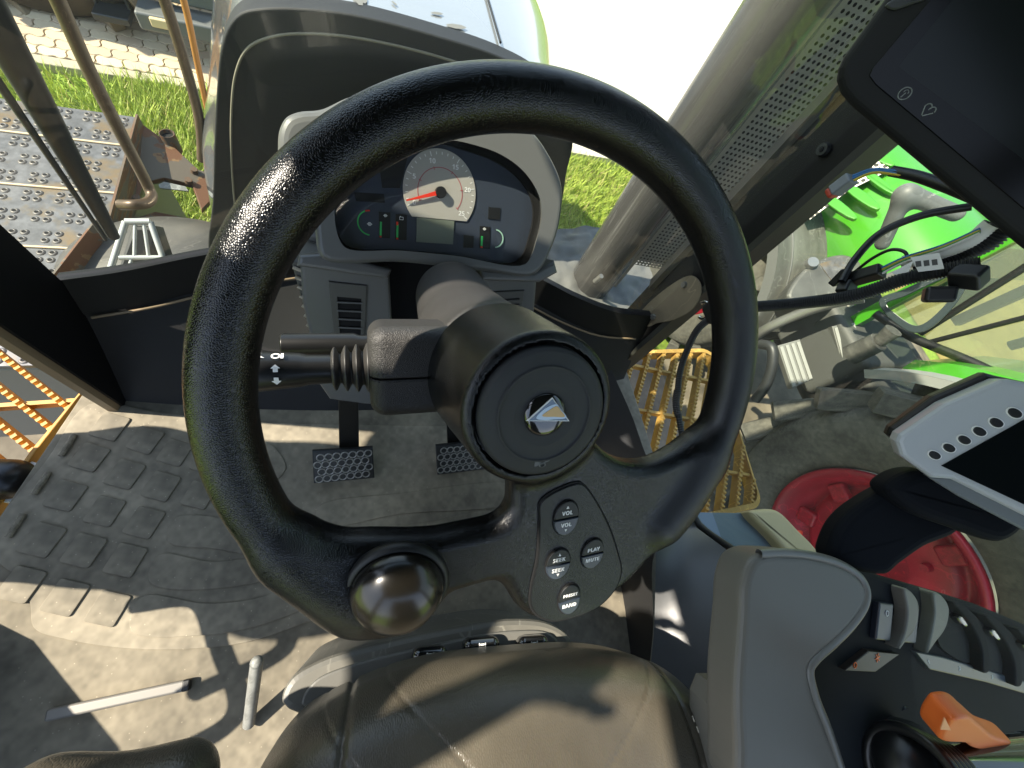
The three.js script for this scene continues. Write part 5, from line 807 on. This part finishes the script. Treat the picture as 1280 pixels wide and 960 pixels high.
// ================================================================ NEIGHBOURING GREEN TRACTOR
{
  const t = thing('green_tractor', 'bright green tractor with red rear wheel parked alongside the cab', 'tractor');
  const WX = 2.2, WC = V(WX, -1.381, .469), R = .86;
  const wheel = part(t, 'rear_wheel', ...(() => { const [g] = tyre(.80, .62, .47, 20, .07); return [g.translate(WC.x + .28, WC.y, WC.z), M.tyre]; })(), 'black rear tyre on a red rim');
  tyre(.80, .62, .47, 20, .07)[1].forEach((g) => part(wheel, 'lug', g.translate(WC.x + .28, WC.y, WC.z), M.tyre));
  const rim = part(wheel, 'rim', lathe([[.0, .12], [.13, .12], [.16, .10], [.30, .10], [.335, .13], [.36, .16], [.41, .05], [.44, -.02], [.468, -.03], [.475, .0], [.45, .004]].map(([r, y]) => [r, -y]), 72).rotateZ(Math.PI / 2).translate(WC.x, WC.y, WC.z), M.rimRed);
  for (let i = 0; i < 8; i++) { const a = i / 8 * 6.2832 + .2, p = V(WC.x + .095, WC.y + Math.cos(a) * .23, WC.z + Math.sin(a) * .23); part(wheel, 'wheel_bolt', cyl(p, p.clone().add(V(-.03, 0, 0)), .022, .018, 12), M.rimRed); }
  for (let i = 0; i < 8; i++) { const a = i / 8 * 6.2832, p = V(WC.x + .10, WC.y + Math.cos(a) * .34, WC.z + Math.sin(a) * .34); part(wheel, 'rim_lug', rbox(.05, .10, .09, .015).rotateX(a).translate(p.x, p.y, p.z), M.rimRed); }
  const rb = onX(993, 662, WX - .06); part(wheel, 'red_ribbon', tube([rb.clone().add(V(-.03, .06, .02)), rb.clone().add(V(-.05, 0, 0)), rb.clone().add(V(-.03, -.05, -.02))], .014, 12, 6), std('#ff5a3c', { roughness: .6 }));
  // fenders: grey edge and green top following the wheel
  const arcS = (r0, r1, x0, x1, a0, a1, m, n) => { const A = [], B = []; for (let i = 0; i <= 16; i++) { const a = (a0 + (a1 - a0) * i / 16) * Math.PI / 180; A.push(V(x0, WC.y + r0 * Math.cos(a), WC.z + r0 * Math.sin(a))); B.push(V(x1, WC.y + r1 * Math.cos(a), WC.z + r1 * Math.sin(a))); } return part(t, n, sheet(A, B, 40), m); };
  arcS(.985, .99, 2.24, 2.34, -62, 80, std('#8b8f8c', { roughness: .5 }), 'fender_edge'); arcS(.99, 1.03, 2.34, 2.44, -58, 80, M.green_paint, 'fender'); arcS(1.03, 1.04, 2.44, 2.95, -56, 80, M.green_paint, 'fender');
  arcS(.94, .985, 2.245, 2.241, -64, 80, std('#8b8f8c', { roughness: .5 }), 'fender_lip'); arcS(.94, .94, 2.245, 2.9, -64, 80, M.green_paint, 'fender_underside');
  // hood with side vents
  const hp = [[2.62, -1.02], [2.60, -.90], [2.63, -.74], [2.72, -.60], [2.9, -.52], [3.12, -.50], [3.34, -.52], [3.52, -.60], [3.61, -.74], [3.64, -1.02]];
  const pos = [], idx = [], c = new THREE.CatmullRomCurve3(hp.map(([a, b]) => V(a, b, 0))), K = 40, n = 20; for (let i = 0; i <= n; i++) { const q = i / n, z = -.86 - 1.6 * q; for (let k = 0; k <= K; k++) { const p = c.getPoint(k / K); pos.push(3.12 + (p.x - 3.12) * (1 - .12 * q), p.y - .10 * q * q, z); } }
  for (let i = 0; i < n; i++) for (let k = 0; k < K; k++) { const a = i * (K + 1) + k; idx.push(a, a + 1, a + K + 1, a + 1, a + K + 2, a + K + 1); }
  const hg = new THREE.BufferGeometry(); hg.setAttribute('position', new THREE.Float32BufferAttribute(pos, 3)); hg.setIndex(idx); hg.computeVertexNormals(); const hood = part(t, 'hood', boxUV(hg), M.green_paint);
  part(hood, 'hood_trim', boxUV(merge([rbox(.03, .08, 1.5, .01, 2.63, -1.06, -1.62), rbox(.2, .04, 1.5, .01, 2.72, -1.12, -1.62)])), std('#c9c6b8', { roughness: .5 }));
  // perforated grille and slim fins on the hood side
  const GF = frame(onX(1060, 250, 2.56), V(-.70, .71, 0), V(0, 0, -1)), gn = 64, gd = new Uint8Array(gn * gn * 4); for (let j = 0; j < gn; j++) for (let i = 0; i < gn; i++) { const v = len((i + .5) / gn - .5, (j + .5) / gn - .5) > .38 ? 255 : 0; gd.fill(v, (j * gn + i) * 4, (j * gn + i) * 4 + 3); gd[(j * gn + i) * 4 + 3] = 255; }
  const gt = new THREE.DataTexture(gd, gn, gn); gt.wrapS = gt.wrapT = THREE.RepeatWrapping; gt.magFilter = THREE.LinearFilter; gt.repeat.set(34, 34); gt.needsUpdate = true;
  const gp = px2(GF, [[1000, 262], [1075, 196], [1100, 200], [1112, 214], [1060, 240], [1012, 276]]);
  const grill = part(t, 'grille', boxUV(plate(GF, gp, .012, .01, .002)), std('#3a3b38', { roughness: .7 }));
  const sg = new THREE.ShapeGeometry(shapeOf(gp)).translate(0, 0, .0125).applyMatrix4(GF.m); part(grill, 'grille_mesh', sg, std('#e2ddd0', { roughness: .5, alphaMap: gt, alphaTest: .5 }));
  for (const l of [[[1024, 246], [1034, 244], [1071, 274], [1066, 276]], [[1055, 236], [1066, 234], [1100, 262], [1094, 264]], [[1078, 218], [1090, 218], [1118, 244], [1112, 244]], [[1078, 190], [1100, 192], [1118, 208], [1112, 210]]]) part(hood, 'hood_fin', plate(GF, smooth2(px2(GF, l), 20), .03, .018, .007), M.green_paint);
  // underside and engine block, front wheel with fender
  part(t, 'chassis', rbox(.7, .45, 2.4, .05, 3.12, -1.45, -1.2), std('#3b3d3b', { roughness: .7 }));
  const fw = V(2.5, -1.66, -1.62); const [fg, fl] = tyre(.59, .45, .33, 16, .04); const fwm = part(t, 'front_wheel', fg.translate(fw.x, fw.y, fw.z), M.tyre); fl.forEach((g) => part(fwm, 'lug', g.translate(fw.x, fw.y, fw.z), M.tyre));
  part(fwm, 'rim', lathe([[0, .1], [.2, .1], [.29, .04], [.335, .0]].map(([r, y]) => [r, y]), 48).rotateZ(Math.PI / 2).translate(fw.x - .17, fw.y, fw.z), M.rimRed);
  const FA = [], FB = [], FC = [onX(948, 340, 2.35), onX(960, 300, 2.35), onX(990, 270, 2.35), onX(1012, 250, 2.35)];
  for (let i = 0; i <= 16; i++) { const a = (-80 + 150 * i / 16) * Math.PI / 180; FA.push(V(2.22, fw.y + .74 * Math.cos(a), fw.z + .74 * Math.sin(a))); FB.push(V(2.78, fw.y + .76 * Math.cos(a), fw.z + .76 * Math.sin(a))); }
  const ff = part(t, 'front_fender', sheet(FA, FB, 40), std('#74756f', { roughness: .55, map: T.scuff })); part(ff, 'fender_line', tube(FA.map((p) => p.clone().add(V(.12, .004, 0))), .006, 40, 6), M.plastic); part(ff, 'fender_skirt', sheet(FA, FA.map((p) => V(2.21, fw.y + (p.y - fw.y) * .92, fw.z + (p.z - fw.z) * .92)), 40), M.plastic);
  const fb = onX(978, 292, 2.33); part(ff, 'fender_bolt', cyl(fb, fb.clone().add(V(-.01, .02, 0)), .016, .014, 12), M.steel);
  // step box, tube rail, ladder treads
  const TB = frame(onX(1030, 345, 2.42), V(-.45, .85, .2), V(0, 0, -1)); const tb = part(t, 'tool_box', boxUV(plate(TB, smooth2(px2(TB, [[985, 372], [1002, 340], [1030, 322], [1060, 318], [1078, 330], [1060, 362], [1030, 384]]), 40), .35, 0, .02, [], 3)), std('#70716e', { roughness: .45, metalness: .2, map: T.scuff }));
  const cp = TB.pt(...TB.to(1013, 330)); part(tb, 'filler_cap', cyl(cp, cp.clone().addScaledVector(TB.n, .03), .035, .03, 20), M.steel); part(tb, 'tread_patch', plate(TB, px2(TB, [[1024, 330], [1050, 322], [1062, 336], [1040, 352]]), .006, .004, .001), M.plateM);
  part(t, 'guard_tube', tube([onX(938, 425, 2.25), onX(960, 410, 2.25), onX(1000, 392, 2.3), onX(1045, 378, 2.35), onX(1080, 372, 2.4)], .03, 40, 12), M.steel);
  part(t, 'grab_tube', tube([onX(944, 500, 2.2), onX(958, 480, 2.2), onX(966, 452, 2.2), onX(964, 434, 2.2), onX(950, 430, 2.2)], .03, 40, 12), M.steelDark);
  const LF2 = frame(onX(1010, 430, 2.36), V(-.5, .8, .3), onX(1060, 420, 2.36).sub(onX(1010, 435, 2.36)));
  for (const [o, w] of [[0, 0], [68, -14]]) { const st = part(t, 'ladder_step', plate(LF2, px2(LF2, [[972 + o, 432 + w - o * .15], [1000 + o, 424 + w - o * .1], [1016 + o, 474 + w], [990 + o, 486 + w]]), .06, 0, .004), std('#6d6f6c', { roughness: .5 })); for (let i = 0; i < 4; i++) part(st, 'step_rib', plate(LF2, px2(LF2, [[974 + o + i * 7, 434 + w - i * 2 - o * .14], [978 + o + i * 7, 433 + w - i * 2 - o * .14], [994 + o + i * 7, 482 + w - i * 3], [990 + o + i * 7, 484 + w - i * 3]]), .012, .010, .002), std('#8f918d', { roughness: .5 })); }
  part(t, 'battery_box', rbox(.5, .4, .5, .04, 2.75, -1.25, -.72), std('#4b4d4b', { roughness: .6 }));
  const ac = onX(1085, 430, 2.3); part(t, 'air_canister', merge([cyl(V(ac.x + .05, ac.y - .12, ac.z), V(ac.x + .05, ac.y + .02, ac.z), .055, .05, 28), cyl(V(ac.x + .05, ac.y + .02, ac.z), V(ac.x + .05, ac.y + .10, ac.z - .02), .03, .04, 20)]), std('#5d5d59', { roughness: .5, map: T.scuff }));
  // cab: posts, glass, mirror frame
  const cabG = std('#c4d4c6', { roughness: .02, transmission: .85, thickness: 0, ior: 1.5 });
  part(t, 'cab_post', prism([[2.58, -.80], [2.58, -.74], [2.64, -.74], [2.64, -.80]], -1.05, .95), M.green_paint); part(t, 'cab_post', prism([[3.6, -.80], [3.6, -.74], [3.66, -.74], [3.66, -.80]], -1.05, .95), M.black); part(t, 'cab_post', prism([[2.58, 1.0], [2.58, 1.1], [2.66, 1.1], [2.66, 1.0]], -.7, .95), M.black);
  part(t, 'cab_roof', rbox(1.3, .2, 1.9, .06, 3.12, 1.02, .3), M.green_paint);
  part(t, 'cab_sill', tube([V(2.57, -.93, -.74), V(2.57, -.86, -.56), V(2.57, -.70, -.3), V(2.57, -.55, .0), V(2.57, -.38, .4), V(2.57, -.36, 1.0)], .022, 40, 8), M.black);
  const gp2 = [V(2.6, -.92, -.74), V(2.6, -.85, -.56), V(2.6, -.69, -.3), V(2.6, -.54, .0), V(2.6, -.36, .4), V(2.6, -.34, 1.0)]; part(t, 'cab_window', sheet(gp2, gp2.map((p) => V(2.62, .9, p.z)), 20), cabG);
  part(t, 'cab_windscreen', new THREE.PlaneGeometry(.94, 1.55).translate(3.13, .15, -.77), cabG);
  part(t, 'cab_interior_seat', rbox(.5, .9, .25, .08, 3.1, -.2, .6), M.black); part(t, 'cab_rear_wall', rbox(1.0, .4, .06, .02, 3.12, -.55, 1.05), M.plastic);
  const MF = frame(onX(1150, 395, 2.5), V(-.95, .25, .1), V(0, 0, -1)), mo = smooth2(px2(MF, [[1098, 378], [1103, 371], [1128, 362], [1165, 345], [1205, 330], [1212, 340], [1200, 372], [1160, 412], [1142, 416], [1118, 403]]), 60), mi = smooth2(px2(MF, [[1106, 379], [1130, 369], [1166, 352], [1200, 340], [1202, 346], [1192, 370], [1156, 405], [1143, 408], [1123, 397]]), 60);
  part(t, 'window_rim', plate(MF, mo, .02, 0, .004, [mi]), std('#2c3638', { roughness: .3 }));
  part(t, 'cab_bar', cyl(onX(1150, 417, 2.6), onX(1300, 322, 2.6), .016), M.black); part(t, 'cab_bar', cyl(onX(1160, 428, 2.6), onX(1300, 392, 2.6), .012), M.black); part(t, 'cab_bar', cyl(V(3.62, -.9, -.5), V(3.62, .8, -.3), .03), M.black);
  // grey mirror brackets
const b1 = onX(1130, 245, 2.0); part(t, 'mirror_bracket', sdfMesh((x, y, z) => smin(sdCap(x, y, z, [b1.x, b1.y, b1.z], [b1.x + .05, b1.y - .16, b1.z + .10], .032, .028), sdCap(x, y, z, [b1.x, b1.y + .01, b1.z], [b1.x + .16, b1.y + .04, b1.z + .12], .036, .03), .04), [b1.x - .08, b1.y - .24, b1.z - .08], [b1.x + .24, b1.y + .12, b1.z + .24], .01), std('#6c706f', { roughness: .5, map: T.scuff }));
  part(t, 'wiper_arm', cyl(onX(1100, 350, 2.2), onX(1260, 285, 2.3), .016, .02, 12), M.plastic);
}
// ================================================================ FAR TRACTOR at the top left
{
  const t = thing('dusty_tractor', 'dusty tractor with big tyre standing on the pavers beyond the kerb', 'tractor');
  const c = onY(75, 30, GROUND + .05); const tc = V(c.x - .05, GROUND + .80, c.z - .35); const [g, ls] = tyre(.78, .55, .42, 18, .05);
  const w = part(t, 'wheel', g.rotateY(Math.PI / 2).translate(tc.x, tc.y, tc.z), std('#8a7a60', { roughness: .95, map: T.soil })); ls.forEach((l) => part(w, 'lug', l.rotateY(Math.PI / 2).translate(tc.x, tc.y, tc.z), std('#7c6d56', { roughness: .95 })));
  const d = onY(150, 40, GROUND + .1); part(t, 'step_ladder', merge([rbox(.22, .05, .2, .01, d.x, d.y + .1, d.z - .05), rbox(.02, .6, .05, .006, d.x - .1, d.y + .4, d.z - .1), rbox(.02, .6, .05, .006, d.x + .1, d.y + .4, d.z - .1)]), M.steelDark);
  const e = onY(215, 25, GROUND + .3); part(t, 'ballast_frame', merge([rbox(.6, .12, .2, .02, e.x + .1, e.y, e.z), rbox(.5, .10, .16, .02, e.x + .15, e.y + .15, e.z - .1)]), M.plastic); part(t, 'lamp_lens', rbox(.12, .06, .03, .01, e.x - .05, e.y + .02, e.z + .11), M.beige);
  part(t, 'body', rbox(2.4, 1.3, 1.15, .1, c.x + 1.3, GROUND + 1.3, c.z - .62), std('#5f5f58', { roughness: .6 }));
  part(t, 'cab', rbox(1.3, 1.3, 1.0, .08, c.x + .3, GROUND + 2.3, c.z - .9), std('#50534f', { roughness: .4 }));
}
// ================================================================ TREES beyond the field
{
  const leaf = (() => { const g = new THREE.BufferGeometry(); g.setAttribute('position', new THREE.Float32BufferAttribute([-.5, 0, 0, 0, -.1, .25, .5, 0, 0, 0, .1, -.25], 3)); g.setIndex([0, 1, 2, 0, 2, 3]); g.computeVertexNormals(); return g; })();
  const mk = (x, z, h, r, i) => {
    const t = thing('tree', ['dense green tree beyond the neighbouring tractor', 'broad leafy tree behind the green cab roof', 'tall green tree at the field edge right of the cab', 'round bushy tree past the dry field', 'darker leafy tree behind the field'][i], 'tree', 'trees at the field edge'); movable.pop(); t.position.set(x, GROUND, z);
    part(t, 'trunk', tube([V(0, 0, 0), V(.1, h * .3, .05), V(-.05, h * .6, 0), V(.05, h * .85, .1)], .16, 12, 8), std('#4b3c2c', { roughness: .9 }));
    const n = 5200, im = new THREE.InstancedMesh(leaf, std('#ffffff', { roughness: .8, transmission: .3, thickness: 0, side: THREE.DoubleSide }), n), o = new THREE.Object3D(), c = new THREE.Color(), cl = Array.from({ length: 26 }, () => { const a = rnd() * 6.28, b = rnd() * 2 - 1, q = r * (.4 + .5 * rnd()); return [Math.cos(a) * q * Math.sqrt(1 - b * b), h * .62 + b * h * .34, Math.sin(a) * q * Math.sqrt(1 - b * b)]; });
    for (let k = 0; k < n; k++) { const q = cl[k % 26], u = r * .42 * Math.cbrt(rnd()), a = rnd() * 6.28, b = rnd() * 2 - 1, s = Math.sqrt(1 - b * b); o.position.set(q[0] + u * s * Math.cos(a), q[1] + u * b, q[2] + u * s * Math.sin(a)); o.rotation.set(rnd() * 6, rnd() * 6, rnd() * 6); o.scale.setScalar(.28 + rnd() * .25); o.updateMatrix(); im.setMatrixAt(k, o.matrix); c.setRGB(.05 + rnd() * .05, .10 + rnd() * .07, .02 + rnd() * .02); im.setColorAt(k, c); }
    im.name = 'crown'; stuff(im); im.castShadow = im.receiveShadow = true; t.add(im);
  };
  [[19, -4, 7, 3.2], [17, 1, 6, 3], [21, -9, 8, 3.6], [16, 5, 6, 2.8], [23, -14, 8, 3.6]].forEach(([x, z, h, r], i) => mk(x, z, h, r, i));
}
structure('dry_field', flat([[6.2, -12], [40, -20], [40, 20], [6.2, 8]], GROUND + .006), std('#b8a868', { roughness: 1, map: T.concrete }));

// groups stand at the base of their things
scene.updateMatrixWorld(true);
for (const g of movable) { const b = new THREE.Box3().setFromObject(g), c = b.getCenter(V(0, 0, 0)); c.y = b.min.y; g.position.copy(c); for (const m of g.children) m.position.sub(c); }
renderer.render(scene, camera);
